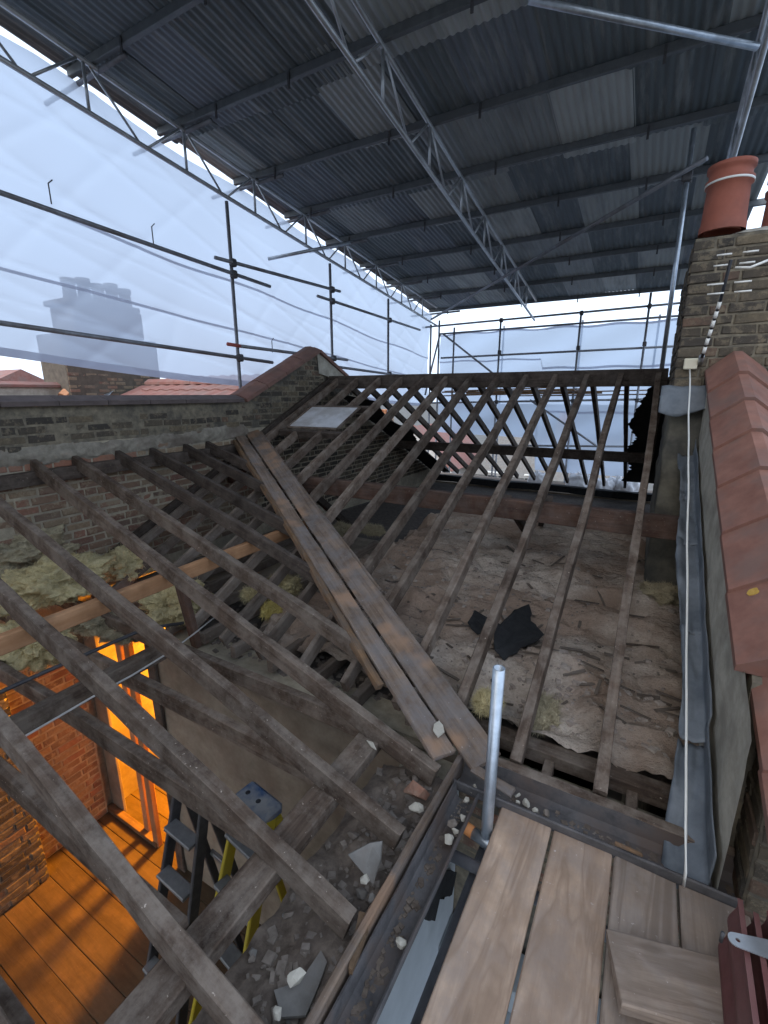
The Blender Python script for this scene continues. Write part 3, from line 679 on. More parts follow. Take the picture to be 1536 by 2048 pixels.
for _ in range(110):
    x, y = rr.uniform(-2.2, .35), rr.choice((rr.uniform(2.35, 3.2), rr.uniform(2.4, 5.4))); a = rr.gauss(0, .6); L = rr.uniform(.05, .22); w_ = rr.uniform(.006, .013)
    p = V((x, y, quilt((x+2.75)/3.17, (y-2.22)/5.78).z+.006)); q = V((x+L*math.cos(a), y+L*math.sin(a), 0)); q.z = quilt((q.x+2.75)/3.17, (q.y-2.22)/5.78).z+.010
    if q.y < 2.25 or q.x > .41: continue
    sd2 = (q-p).cross(V((0, 0, 1))).normalized()*w_; b0 = len(lv); lv += [p-sd2, p+sd2, q+sd2, q-sd2]; lv += [v+V((0, 0, .006)) for v in lv[b0:b0+4]]
    for f in ((0, 1, 2, 3), (7, 6, 5, 4), (0, 4, 5, 1), (1, 5, 6, 2), (2, 6, 7, 3), (3, 7, 4, 0)): lf.append(tuple(b0+i for i in f))
tag(obj('lath_splinters', lv, lf, 'joist_timber'), 'broken lath splinters scattered over the loft insulation', 'splinters', kind='stuff')
debris('loft_dust', [(-2.2, .3, 2.5, 3.6)], 500, lambda x, y: quilt((x+2.75)/3.17, (y-2.22)/5.78).z, 0.007, 'stone_grey', 'small mortar crumbs scattered over the loft insulation', 'debris', 8)

# felt scrap on the insulation
P = onZ(1010, 1262, -1.62)
fs_pts = [onZ(x, y, -1.62) for x, y in ((938, 1245), (950, 1230), (985, 1232), (1000, 1243), (1030, 1225), (1058, 1209), (1066, 1238), (1088, 1275), (1070, 1288), (1010, 1308), (990, 1300), (985, 1268), (955, 1262))]
tag(slab('felt_scrap', [p+V((0, 0, .035*math.sin(i*1.9)+.03*noise.noise(V((i*1.3, 2, 0))))) for i, p in enumerate(fs_pts)], 0.006, 'felt', None, (0, 0, 1), 0.03), 'torn scrap of black felt lying on the loft insulation', 'felt')

# ================================================================== ADDITION ROOF FRAME
ar = thing('roof_frame', (-2.4, 1.8, -1.8), 'bare rafters and ties of the rear addition roof leaning on the party wall', 'roof frame')
lines = [((426, 888), (488, 919)), ((382, 893), (500, 955)), ((314, 900), (552, 1033)), ((244, 908), (594, 1117)), ((156, 916), (675, 1257)), ((65, 919), (763, 1452)), ((0, 1000), (788, 1646)), ((0, 1165), (680, 1810)), ((0, 1440), (495, 2036))]
nA = ADD[1]; tanA = 0.293/0.956
def add_z(X): return -1.72-(X+.62)*tanA
ry = []
for i, (p, q) in enumerate(lines):
    a, b2 = addp(*p), addp(*q); s = (b2.y-a.y)/(b2.x-a.x) if abs(b2.x-a.x) > 1 else 0.0
    ya = a.y+s*(WX+.02-a.x)
    xb = -0.665 if i >= 5 else b2.x
    if i < 5:
        for _ in range(40):                    # run down to the valley
            yv = a.y+s*(xb-a.x); X = -0.62-(yv-1.85)/0.636
            xb += (X-.05-xb)*.5
    yb = a.y+s*(xb-a.x); ry.append((ya, yb))
    beam('rafter', (WX+.02, ya, add_z(WX+.02)), (xb, yb, add_z(xb)), 0.052, 0.105, DT if i < 4 else OT, ar, nA, wob=.009, rag=.004)
for Y in (0.22, -0.15):
    beam('rafter', (WX+.02, Y, add_z(WX+.02)), (-.665, Y-.02, add_z(-.665)), 0.055, 0.11, OT, ar, nA)
beam('wall_plate', (WX+.04, 0.2, -0.66), (WX+.04, 4.1, -0.60), 0.075, 0.115, DT, ar, wob=.008)
# ties, face-fixed beside each rafter
for (ya, yb) in ry[5:]+[(0.22, 0.2)]:
    beam('ceiling_tie', (-4.42, yb+.075+.02, -1.655), (-1.13, yb+.065, -1.665), 0.05, 0.105, OT, ar, wob=.005)
beam('binder', (-1.055, 1.80, -1.695), (-1.06, -1.6, -1.695), 0.125, 0.07, OT, ar, wob=.004)
beam('binder', (-2.56, 1.66, -1.552), (-2.56, -.6, -1.552), 0.075, 0.10, OT, ar, wob=.006)
beam('binder', (-2.78, 3.35, -1.185), (-2.72, 0.3, -1.185), 0.055, 0.10, 'new_timber', ar, wob=.002)
beam('post', (-2.745, 1.93, -1.29), (-2.76, 2.02, -1.86), 0.05, 0.075, 'red_timber', ar, (1, 0, 0))
polytube('conduit', [(-2.75, .4, -1.49), (-2.76, 1.0, -1.50), (-2.76, 1.62, -1.515), (-2.75, 1.9, -1.60)], 0.012, 'steel_dark', ar)
tag(polytube('electric_cable', [onZ(49, 1473, -1.53), onZ(120, 1432, -1.525), onZ(195, 1388, -1.53), onZ(265, 1350, -1.55), onZ(335, 1307, -1.57), onZ(390, 1266, -1.60), onZ(436, 1229, -1.66)], 0.0055, 'grey_cable'), 'pale grey cable strung across the addition timbers', 'cable')
# eave head: rubble and wedge
def headf(u, v):
    X = -1.00+u*.37; Y = -1.2+v*2.95
    return V((X, Y, -1.87+.045*fbm(V((X*7, Y*5, 0)))+.05*u))
tag(grid('wall_head_mortar', headf, 16, 110, 'rubble'), 'dusty crumbled mortar along the wall head beside the gutter', 'mortar', kind='stuff')
debris('mortar_debris', [(-.98, -.66, -.2, 1.75), (-.9, -.66, .6, 1.5), (-.9, -.66, 1.3, 1.75)], 240, lambda x, y: headf((x+1)/.37, (y+1.2)/2.95).z-.004, 0.02, 'stone_grey', 'mortar lumps strewn along the wall head beside the gutter', 'debris', 11)
wp = [onZ(x, y, -1.72) for x, y in ((718, 1822), (746, 1830), (704, 1940), (697, 1935))]
tag(slab('timber_wedge', [wp[0], wp[1], wp[2], wp[3]], 0.03, 'batten_timber', None, (0, 0, 1)), 'pale split timber wedge against the gutter lining', 'wedge')
tag(slab('slate_shard', [onZ(x, y, z) for x, y, z in ((697, 1708, -1.74), (740, 1685, -1.70), (764, 1682, -1.69), (764, 1718, -1.71), (748, 1768, -1.78))], 0.008, 'slate', None, None, .006), 'triangular broken slate propped on the wall head', 'slate')
tag(slab('slate_shard', [onZ(x, y, -1.80) for x, y in ((548, 1980), (600, 1960), (640, 1900), (655, 1925), (612, 2030), (560, 2035))], 0.010, 'slate', None, (0, 0, 1), .008), 'dusty broken slate lying flat on the rubble by the gutter', 'slate')
tag(inst('brick_lump', rock_mesh('brick_lump', 'red_brick', .075, .055, .045, 41, 14), None, Matrix.Translation(onZ(838, 1578, -1.76)) @ rot(.5)), 'dusty red half brick at the foot of the valley boards', 'brick')
for j, (x, y, s, z, lb, mt) in enumerate((
    (832, 1614, .04, -1.745, 'pale mortar lump beneath the dusty half brick', 'stone_pale'),
    (592, 1955, .035, -1.76, 'smooth pale oval stone among slates on the wall head', 'stone_pale'),
    (730, 1760, .028, -1.77, 'pale stone chip below the propped triangular slate', 'stone_pale'),
    (555, 2025, .022, -1.75, 'small pale stone beside the flat broken slate', 'stone_pale'),
    (745, 1795, .026, -1.765, 'blue grey stone chip above the split timber wedge', 'slate'))):
    tag(inst('stone', rock_mesh('stone', mt, s, s*.72, s*.6, 60+j), None, Matrix.Translation(onZ(x, y, z)) @ rot(j)), lb, 'stone')
rr = random.Random(77)
for j in range(26):
    X, Y = rr.uniform(-.97, -.67), rr.choice((rr.uniform(.55, 1.0), rr.uniform(.95, 1.7))); s_ = rr.uniform(.012, .03)
    tag(inst('mortar_lump', rock_mesh('mortar_lump', 'stone_grey' if j % 3 else 'slate', s_, s_*.8, s_*.6, 300+j, 16), None, Matrix.Translation(V((X, Y, headf((X+1)/.37, (Y+1.2)/2.95).z+s_*.4))) @ rot(j, .4*(j % 3))), 'dusty mortar lump lying in the rubble along the addition wall head', 'mortar', 'mortar lumps on the addition wall head')
tag(slab('plaster_flake', [onZ(x, y, -1.632) for x, y in ((868, 1448), (878, 1441), (886, 1450), (889, 1463), (876, 1474), (866, 1460))], 0.006, 'stone_pale', None, (0, 0, 1)), 'white plaster flake lying on the valley board', 'plaster')
tag(slab('plaster_flake', [onZ(x, y, -1.685) for x, y in ((733, 1480), (746, 1484), (753, 1499), (742, 1492))], 0.006, 'stone_pale', None, (0, 0, 1)), 'cream plaster flake on the cut binder end', 'plaster')

# ================================================================== GUTTER (two runs meeting in the inside corner)
def gutter(label, A, B, inner, name='gutter', k_=1.0):
    """A-B centre line at rim height; inner = direction to the building"""
    g = thing(name, A, label, 'gutter'); A, B, inn = V(A), V(B), V(inner)
    n = 40; sec = [(-.075, 0.0), (-.085, 0.006), (-.088, -.002), (-.078, -.05), (-.05, -.085), (.05, -.088), (.08, -.05), (.085, .022), (.076, .024), (.068, -.045), (.045, -.07), (-.045, -.068), (-.068, -.042)]
    sec = [(-a*k_, b) for a, b in sec]      # negative = towards building
    vs_, fs = [], []; k = len(sec)
    for i in range(n+1):
        P = A.lerp(B, i/n)
        for j, (a, b2) in enumerate(sec):
            vs_.append(P - inn*a + V((0, 0, b2)) + V((0, 0, .003*noise.noise(V((i*.7, j*1.3, A.x))))))
    for i in range(n):
        for j in range(k): fs.append((i*k+j, i*k+(j+1) % k, (i+1)*k+(j+1) % k, (i+1)*k+j))
    fs += [tuple(range(k)), tuple(n*k+j for j in reversed(range(k)))]
    obj('channel', vs_, fs, 'gutter_iron', g)
    return g
g1_ = gutter('debris filled gutter running along the addition eave', (-0.530, 1.70, -1.765), (-0.575, -1.8, -1.765), (-1, 0, 0), k_=.68)
beam('fascia_strip', (-0.612, 1.83, -1.705), (-0.655, -1.8, -1.705), 0.028, 0.11, 'valley_timber', g1_, rag=.006, wob=.008)
g2_ = gutter('dark gutter with stones along the main roof eave', (-0.60, 1.795, -1.760), (1.0, 1.805, -1.760), (0, 1, 0))
beam('fascia_strip', (-0.50, 1.905, -1.735), (1.0, 1.905, -1.735), 0.06, 0.09, OT, g2_, rag=.008, wob=.008)
def inzone(x, y): return onZ(x, y, -1.80)
gst = [(942, 1580, .022, 'cream stone in the gutter corner by the valley foot'), (933, 1600, .020, 'buff stone beside the cream one in the gutter corner'), (950, 1572, .014, 'tiny pale stone in the gutter corner under the steel tube'),
       (905, 1648, .030, 'brown flat shard in the addition gutter'), (925, 1635, .024, 'pointed buff shard in the addition gutter'), (912, 1662, .020, 'small buff shard below the pointed one in the gutter'), (898, 1678, .033, 'large pale squarish stone in the addition gutter'),
       (803, 1885, .026, 'cream stone far down the addition gutter'), (1035, 1590, .018, 'upright pale chip in the main gutter'), (1053, 1606, .026, 'broad cream stone in the main gutter'), (1070, 1620, .018, 'small buff stone in the main gutter'), (1093, 1626, .023, 'round grey stone in the main gutter'),
       (1035, 1604, .015, 'small cream chip leaning in the main gutter')]
for j, (x, y, s, lb) in enumerate(gst):
    P = onZ(x, y, -1.79)
    tag(inst('stone', rock_mesh('stone', 'stone_pale' if j not in (3, 11) else 'stone_grey', s, s*.75, s*.6, 100+j, 12 if j in (3, 4, 5) else 20), None, Matrix.Translation(P) @ rot(j*1.3, .3*(j % 3))), lb, 'stone')
tag(beam('wood_splinter', onZ(1232, 1684, -1.775), onZ(1285, 1708, -1.775), 0.022, 0.012, 'split_timber', None, rag=.008), 'orange split batten lying in the main gutter', 'splinter')
debris('gutter_grit', [(-.42, .1, 1.76, 1.83), (-.56, -.50, 1.5, 1.70), (-.10, .35, 1.77, 1.82)], 150, lambda x, y: -1.832, 0.006, 'stone_grey', 'grit and crumbs lying in the gutter bottom', 'grit', 31)
debris('gutter_moss', [(-.575, -.53, .7, 1.5), (-.45, .5, 1.75, 1.845), (-.2, .25, 1.755, 1.84)], 420, lambda x, y: -1.838, 0.012, 'rubble', 'dark mossy dirt lying in the gutter bottom', 'dirt', 32)

# ================================================================== SCAFFOLD PLATFORM AND FOREGROUND
pf = thing('scaffold_platform', (0.2, .4, -1.84), 'walkway of broad worn scaffold boards beside the gutter', 'platform')
seam = [-0.376, -0.152, 0.083, 0.305, 0.53, 0.755]
for i in range(5):
    x0, x1 = seam[i]+.005, seam[i+1]-.005
    beam('plank', ((x0+x1)/2, 1.722+random.uniform(-.006, .006), -1.80), ((x0+x1)/2, -1.7, -1.80), x1-x0, 0.038, 'scaffold_board' if i < 2 else 'board_dirty', pf, wob=.0022, ch=0.005, step=.3)
for Y in (1.45, 0.1, -1.2):
    tube('transom', (-0.62, Y, -1.868), (0.95, Y, -1.868), 0.0242, 'old_tube', pf)
tube('ledger', (-0.40, 1.58, -1.92), (-0.40, -1.7, -1.92), 0.0242, 'old_tube', pf)
lb0 = [onZ(x, y, -1.735) for x, y in ((1232, 1862), (1425, 1932), (1450, 2048), (1222, 1998))]
mid0, mid1 = (lb0[0]+lb0[3])/2, (lb0[1]+lb0[2])/2
tag(beam('loose_board', mid0+V((0, 0, 0)), mid1+V((.12, .03, .012)), (lb0[0]-lb0[3]).length, 0.045, 'board_dirty', None, wob=.003, step=.05), 'short sawn off board lying loose on the walkway', 'board')
tag(beam('loose_board', mid0+V((.03, -.20, -.012)), mid1+V((.2, -.20, -.012)), 0.11, 0.045, 'board_dirty', None, wob=.003, step=.05), 'short offcut behind the sawn off board on the walkway', 'board')
st = thing('scaffold_tube', (-0.40, 1.585, -2.6), 'upright galvanised scaffold tube standing at the gutter corner', 'tube')
tube('pipe', (-0.400, 1.585, -2.6), (-0.394, 1.592, -1.030), 0.0242, 'galvanised', st, 32, hollow=.004)
ot = thing('scaffold_tube', (-0.52, 1.60, -1.92), 'short orange ended tube clamped below the upright tube', 'tube')
tube('pipe', (-0.455, 1.59, -1.868), (-0.33, 1.56, -1.868), 0.0242, 'galvanised', ot, 20)
tube('painted_end', (-0.53, 1.608, -1.868), (-0.456, 1.590, -1.868), 0.0255, 'orange_paint', ot, 20)
# ribbed maroon tiles stacked on edge
ords = ('first', 'second', 'third', 'fourth', 'fifth', 'sixth', 'seventh')
for q in range(7):
    lb = ords[q]+' ribbed maroon roof tile from the loose board in the stack standing on edge'
    vs_, fs = [], []; n = 20; L = .42; Hh = .30+.012*(q % 3)
    for s_ in (0, 1):
        for i in range(n+1):
            z = Hh*i/n; off = .006*math.sin(i/n*math.pi*5)+(.014 if s_ else 0)
            for yy in (0, L): vs_.append((off, -yy, z))
    m_ = 2*(n+1)
    for i in range(n):
        a = i*2; fs += [(a, a+1, a+3, a+2), (m_+a, m_+a+2, m_+a+3, m_+a+1), (a, a+2, m_+a+2, m_+a), (a+1, m_+a+1, m_+a+3, a+3)]
    fs += [(0, m_, m_+1, 1), (2*n, 2*n+1, m_+2*n+1, m_+2*n)]
    tag(obj('roof_tile', vs_, fs, 'maroon_tile', None, Matrix.Translation(V((.395+.031*q, 1.47-.012*(q*3 % 4), -1.797))) @ rot(-.03, 0, .05)), lb, 'tile')
mb = thing('metal_strap', (.40, 1.30, -1.50), 'flat steel strap with a bolt hole lying over the maroon tiles', 'strap')
A, B = onZ(1456, 1874, -1.475), onZ(1560, 1905, -1.475)
M_, L_ = frame(A, B); w2 = .019
vs_, fs = [], []; prof = [(math.cos(a)*w2*1.0+w2, math.sin(a)*w2) for a in [math.pi/2+math.pi*i/8 for i in range(9)]]+[(L_, -w2*1.5), (L_, w2*1.5)]
hole = [(w2*1.25+.006*math.cos(2*math.pi*i/10), .006*math.sin(2*math.pi*i/10)) for i in range(10)]
bm = bmesh.new(); ov = [bm.verts.new((x, y, 0)) for x, y in prof]; hv = [bm.verts.new((x, y, 0)) for x, y in hole]
oe = [bm.edges.new((ov[i], ov[(i+1) % len(ov)])) for i in range(len(ov))]; he = [bm.edges.new((hv[i], hv[(i+1) % len(hv)])) for i in range(len(hv))]
bmesh.ops.triangle_fill(bm, use_beauty=True, edges=oe+he)
me = bpy.data.meshes.new('strap'); bm.to_mesh(me); bm.free(); me.materials.append(MATS['alloy'])
o = inst('strap', me, mb, M_); md = o.modifiers.new('thick', 'SOLIDIFY'); md.thickness = .004
tube('bolt', A+V((-.012, .003, .004)), A+V((-.012, .003, -.03)), .005, 'steel_dark', mb)
# flat roof below the side return, lower scaffold pieces
sr = thing('flat_roof', (0, -.2, -3.1), 'pale blue grey flat roof far below the gap beside the walkway', 'roof')
box('deck', (-0.64, -4, -3.1), (2.6, 1.9, -3.0), 'flat_roof_felt', sr, 0.01)
box('upstand', (-0.64, 1.7, -2.995), (2.6, 1.9, -2.85), 'flat_roof_felt', sr, 0.01)
tag(slab('felt_strip', [onX(x, y, -.60) for x, y in ((882, 1735), (915, 1745), (905, 1790), (880, 1800), (868, 1842), (838, 1835), (850, 1790))], .006, 'felt', None, (1, 0, 0), .012), 'ragged black felt strip hanging below the addition gutter', 'felt')

# ================================================================== RIGHT PARTY WALL, CHIMNEY
PX = 0.42
rp = thing('party_wall', (PX+.2, 3.5, -8.2), 'rendered right hand parapet with red saddle coping tiles and lead flashing', 'wall')
c0, c1 = onY(1416, 740, 4.385), onX(1480, 1330, .402)
def wxr(Y): return c0.x+.012+(c1.x-c0.x)*(Y-c0.y)/(c1.y-c0.y)     # the wall runs slightly askew
sl = (c1.z-c0.z)/(c1.y-c0.y)
def par_z(Y): return c0.z+sl*(Y-c0.y)
def parf(u, v):
    Y = 4.38+u*(1.72-4.38); top = par_z(Y)+.0; z = top*(1-v)+(main_z(Y)-.45)*v
    return V((wxr(Y)+.008*fbm(V((Y*4, z*4, 2)))+.04*max(0, v-.55), Y, z))
grid('render_face', parf, 70, 16, 'cement_render', rp)
obj('wall_core', [(PX+.02, 10, -8.2), (PX+.02, 1.95, -8.2), (PX+.02, 1.95, par_z(1.95)-.02), (PX+.02, 4.4, par_z(4.4)-.02), (PX+.02, 6.1, par_z(4.4)-.02), (PX+.02, 10, -1.5),
    (PX+.32, 10, -8.2), (PX+.32, 1.95, -8.2), (PX+.32, 1.95, par_z(1.95)-.02), (PX+.32, 4.4, par_z(4.4)-.02), (PX+.32, 6.1, par_z(4.4)-.02), (PX+.32, 10, -1.5)],
    [(0, 1, 2, 3, 4, 5), (11, 10, 9, 8, 7, 6)]+[(i, 6+i, 6+(i+1) % 6, (i+1) % 6) for i in range(6)], 'mortar_sooty', rp)
# saddle coping tiles, each lapping the one below
nt_ = 10; dl = (c1-c0).normalized()
start = c0.copy()
def saddle(P, L, mat, wd=.33, rise=.14, lap=.0):
    u = dl; x = V((1, 0, 0)); n = x.cross(u); n = -n if n.z < 0 else n
    sec = [(-.018, -.035), (-.018, 0.0), (wd*.40, rise), (wd*.55, rise), (wd+.018, 0.0), (wd+.018, -.035)]
    vs_, fs = [], []
    for s_, e in ((0, 0), (L, lap)):
        for a, h in sec: vs_.append(P+u*s_+x*a+n*(h+e))
    for i in range(6): fs.append((i, (i+1) % 6, 6+(i+1) % 6, 6+i))
    fs += [tuple(reversed(range(6))), tuple(range(6, 12))]
    c = P; return obj('coping_tile', [v-c for v in vs_], fs, mat, rp, Matrix.Translation(c))
tl = (c1-c0).length/7
tiles_top = []
for i in range(9):
    P = start+dl*(tl*i)
    if i > 6: P = P+V((.055, .05, -.03))           # the last lengths were re-bedded out of line
    saddle(P, tl+.022, 'terracotta', lap=.024)
    tiles_top.append(P)
lcx = V((1, 0, 0)); lcn = lcx.cross(dl); lcn = -lcn if lcn.z < 0 else lcn
for q, (i, s_, a) in enumerate(((5, .33, .10), (6, .31, .17), (6, .06, .05))):
    if i < len(tiles_top):
        vs_ = []; P = tiles_top[i]+dl*s_+lcx*(a)+lcn*(a*.15/.144+.022 if a < .144 else .185)
        e2 = (lcx*.69+lcn*.72).normalized()
        nn = 16
        for k2 in range(nn):
            an = 2*math.pi*k2/nn; rr_ = .022*(1+.25*noise.noise(V((k2*.9, q*3.1, 0)))); vs_.append(dl*math.cos(an)*rr_*.8+e2*math.sin(an)*rr_)
        nq = e2.cross(dl); nq = -nq if nq.z < 0 else nq
        vs_ += [v-nq*.02 for v in vs_]
        fs = [tuple(range(nn)), tuple(reversed(range(nn, 2*nn)))]+[(k2, nn+k2, nn+(k2+1) % nn, (k2+1) % nn) for k2 in range(nn)]
        obj('lichen_patch', vs_, fs, 'lichen', rp, Matrix.Translation(P))
# lead flashing strip with wavy free edge, in lapped lengths
for i, (ya, yb) in enumerate(((4.37, 3.9), (3.94, 3.4), (3.44, 2.75), (2.79, 2.2), (2.24, 1.74))):
    def leadf(u, v, ya=ya, yb=yb, i=i):
        Y = ya+(yb-ya)*u; zt = main_z(Y)+.10-(.06 if i == 4 else 0)
        wav = .012*math.sin(Y*4.3)+.010*fbm(V((Y*5, 0, 0)))
        if v < .42: return V((wxr(Y)-.012-.002*i+.008*noise.noise(V((Y*5, v*4, 1))), Y, zt+.0+.13*(1-v/.42)))
        s_ = (v-.42)/.58; ww = .105+wav+(.04*u if i == 4 else 0)
        return V((wxr(Y)-.014-ww*s_, Y, zt-.05*s_-.004*i+.05*s_*s_+.05*s_*noise.noise(V((Y*6, s_*3, 4+i)))+.012*noise.noise(V((Y*14, s_*6, i)))-(.10*s_*u if i == 4 else 0)))
    grid('lead_flashing', leadf, 26, 14, 'lead', rp, thick=.004)
# exposed brickwork where the render stops
brickwork(rp, (PX+.068, 1.72, -2.05), (0, 1, 0), (-1, 0, 0), .42, 11, lambda u, z: z-2.05 < -1.28+.3*u and u < .16+.22*noise.noise(V((z*3, 1, 1)))+.12, lambda u, z: 'sooty_brick', 60, seed=33)
box('wall_end', (PX+.075, 1.712, -8.2), (PX+.42, 1.94, par_z(1.8)-.06), 'mortar_sooty', rp, 0.01)
brickwork(rp, (PX+.075, 1.705, -2.3), (1, 0, 0), (0, -1, 0), .42, 16, lambda u, z: z-2.3 < par_z(1.8)-.1, lambda u, z: 'sooty_brick', 60, seed=34)
# chimney stack
SX, SY = 0.11, 4.40
ck = thing('chimney_stack', (SX+.5, SY+.9, -1.8), 'broad sooty brick chimney stack at the right hand party wall', 'chimney')
SZT = 1.10
box('stack_core', (SX+.012, SY+.012, -0.05), (SX+1.4, SY+1.95, SZT), 'mortar_sooty', ck, 0.0)
brickwork(ck, (SX, SY, -0.03), (1, 0, 0), (0, -1, 0), 1.35, 15, lambda u, z: True, lambda u, z: 'sooty_brick', 130, seed=40)
brickwork(ck, (SX, SY, -0.03), (0, 1, 0), (-1, 0, 0), 1.9, 15, lambda u, z: True, lambda u, z: 'sooty_brick', 150, seed=41)
def flaunch(u, v):
    X = SX+.02+u*1.36; Y = SY+.02+v*1.9; e = min(u, 1-u, 1)*2; e2 = min(v, 1-v)*2
    return V((X, Y, SZT+.005+.10*min(1, e*2.2)*min(1, e2*3)+.015*fbm(V((X*6, Y*6, 0)))))
grid('flaunching', flaunch, 26, 34, 'lichen_mortar' if 'lichen_mortar' in MATS else 'cement_render', ck)
# chimney breast in the loft, rendered
def breast(u, v):
    a = u*1.5; z = -1.75+(1.75-.05)*v
    if a < .45: X, Y = .52-.40*(a/.45), 4.40
    else: X, Y = .12, 4.40+(a-.45)*1.6
    n_ = .015*fbm(V((X*5, Y*5, z*5)))
    return V((X-n_, Y-n_, z))
grid('breast_face', breast, 60, 60, 'breast_render', ck)
def saddlef(u, v):
    X = SX-.07+u*.36; s_ = v
    return V((X, SY-.012-.09*s_-.006*math.sin(u*9), -.0+.06-.20*s_+.012*noise.noise(V((u*4, v*3, 0)))-.03*math.sin(u*5)*s_))
grid('lead_saddle', saddlef, 18, 10, 'lead', ck, thick=.004)
# pots
def lathe(name, prof, mat, parent, P, n=28):
    vs_, fs = [], []
    for r_, z in prof:
        for k2 in range(n): vs_.append((math.cos(2*math.pi*k2/n)*r_, math.sin(2*math.pi*k2/n)*r_, z))
    for i in range(len(prof)-1):
        for k2 in range(n): fs.append((i*n+k2, i*n+(k2+1) % n, (i+1)*n+(k2+1) % n, (i+1)*n+k2))
    return obj(name, vs_, fs, mat, parent, Matrix.Translation(V(P)), True)
potp = [(.150, 0), (.148, .05), (.142, .06), (.137, .22), (.134, .30), (.150, .31), (.152, .345), (.136, .355), (.134, .40), (.150, .41), (.150, .44), (.120, .44), (.118, .0)]
pc = onY(1447, 440, SY+.22)
for i, (dx, lb) in enumerate(((0, 'orange red clay chimney pot with a pale band on the stack'), (.42, 'second clay chimney pot behind the banded pot'))):
    ct = thing('chimney_pot', (pc.x+dx, SY+.22, SZT+.06), lb, 'chimney pot')
    lathe('pot_body', potp, 'pot_clay', ct, (pc.x+dx, SY+.22+.4*i, SZT+.07))
    if i == 0:
        lathe('cement_band', [(.139, .318), (.1535, .318), (.1535, .332), (.139, .332)], 'white_plastic', ct, (pc.x, SY+.22, SZT+.06+.005))
# aerial
ae = thing('tv_aerial', (.26, 4.3, .3), 'white toothed television aerial clamped to the chimney brickwork', 'aerial')
b0 = onY(1404, 715, 4.24); b1 = onY(1441, 600, 4.10); b2_ = onY(1462, 520, 3.95)
polytube('boom', [b0, b1, b2_], .010, 'black_plastic', ae)
for i in range(6):
    p = b0.lerp(b1, .08+i*.155); q = b0.lerp(b1, .08+i*.155+.115)
    tube('boom_sleeve', p, q, .0125, 'white_plastic', ae, 10)
d_x = V((1, .0, 0.0))
for (px_, py_, hw_) in ((1475, 506, .11), (1468, 528, .11), (1458, 566, .12), (1458, 585, .12)):
    c_ = onY(px_, py_, 4.0)
    for s_ in (-1, 1): tube('aerial_rod', c_+d_x*s_*.028, c_+d_x*s_*hw_, .0055, 'white_plastic', ae, 8)
polytube('reflector_arm', [onY(1470, 535, 4.0), onY(1500, 535, 4.0), onY(1550, 515, 4.05)], .008, 'white_plastic', ae)
tube('clamp', onY(1404, 712, 4.26), onY(1400, 727, 4.39), .018, 'alloy', ae)
jb = thing('junction_box', (0.2, 4.38, .2), 'small cream junction box on the chimney face', 'junction box')
pj = onY(1381, 728, 4.385); box('case', (pj.x-.045, 4.355, pj.z-.04), (pj.x+.045, 4.392, pj.z+.04), 'cream_plastic', jb, .006)
e0 = pj+V((0, -.02, -.04)); e1 = onZ(1371, 1745, -1.70); e2 = onZ(1367, 1772, -1.80); pts = []
for i in range(26):
    f = i/25; p = e0.lerp(e1, f); p += V((.006*noise.noise(V((f*9, 0, 0))), 0, -.03*math.sin(math.pi*f)+.006*noise.noise(V((f*11, 3, 0))))); pts.append(p)
tag(polytube('aerial_cable', pts+[e2], .0052, 'white_plastic'), 'white aerial cable hanging from the junction box to the gutter', 'cable')

# ================================================================== TEMPORARY ROOF
SLP = 0.11
def tz(Y, h=0): return 1.72+h+SLP*(11.75-Y)
tubesY = [-3.7, -2.55, -1.4, -0.25, 0.9, 2.05, 3.30, 4.28, 5.45, 6.5, 7.6, 8.75, 9.85, 10.95, 12.2]
tr_ = thing('temporary_roof', (-2.4, 7, 1.8), 'corrugated steel temporary roof spanning over the opened house', 'roof')
n = 9*10; Lx = .78; vs_, fs = [], []
LY = 1.42
for j in range(3):
    for i in range(n+1):
        x = Lx*i/n; vs_.append((x, LY*j/2, .0075*math.cos(2*math.pi*i/9)))
for j in range(2):
    for i in range(n): a = j*(n+1)+i; fs.append((a, a+1, a+n+2, a+n+1))
shm = mesh('corrugated_sheet', vs_, fs, 'corrugated_steel', True)
rr = random.Random(4)
ang = math.atan(-SLP)
for j in range(1, len(tubesY)-1):
    for i in range(9):
        if tubesY[j] < 2 and i > 6: continue                     # unseen rear rows added to dim the addition; side return left open
        X = -5.62+i*.715+rr.uniform(-.015, .015); Y = tubesY[j]-.12+rr.uniform(-.05, .05)
        h = .50+.030*((i+j) % 2)*.3
        M_ = Matrix.Translation(V((X, Y, tz(Y, h+.055)))) @ Matrix.Rotation(ang-.020, 4, 'X') @ Matrix.Rotation(rr.uniform(-.006, .006), 4, 'Y')
        inst('corrugated_sheet', shm, tr_, M_)
for Y in tubesY[1:]:
    beam('roof_purlin', (-5.55, Y, tz(Y, .532)), (1.35 if Y > 2 else -.55, Y+.02, tz(Y, .532)), .05, .08, 'purlin_steel', tr_, wob=.002, step=.8)
    tube('purlin_tail', (-5.95-.2*rr.random(), Y+.05, tz(Y, .41)), (-4.7, Y+.05, tz(Y, .43)), .0242, 'old_tube', tr_)
# fixing hooks along the tubes
hk = mesh('hook', [(x, y, z) for x in (-.012, .012) for y in (-.006, .006) for z in (-.09, .05)], [(0, 1, 3, 2), (4, 6, 7, 5), (0, 4, 5, 1), (2, 3, 7, 6), (0, 2, 6, 4), (1, 5, 7, 3)], 'steel_dark')
for Y in tubesY[6:]:
    for i in range(4):
        X = -4.8+i*1.5+rr.uniform(-.3, .3); inst('roof_hook', hk, tr_, Matrix.Translation(V((X, Y-.03, tz(Y, .46)))))
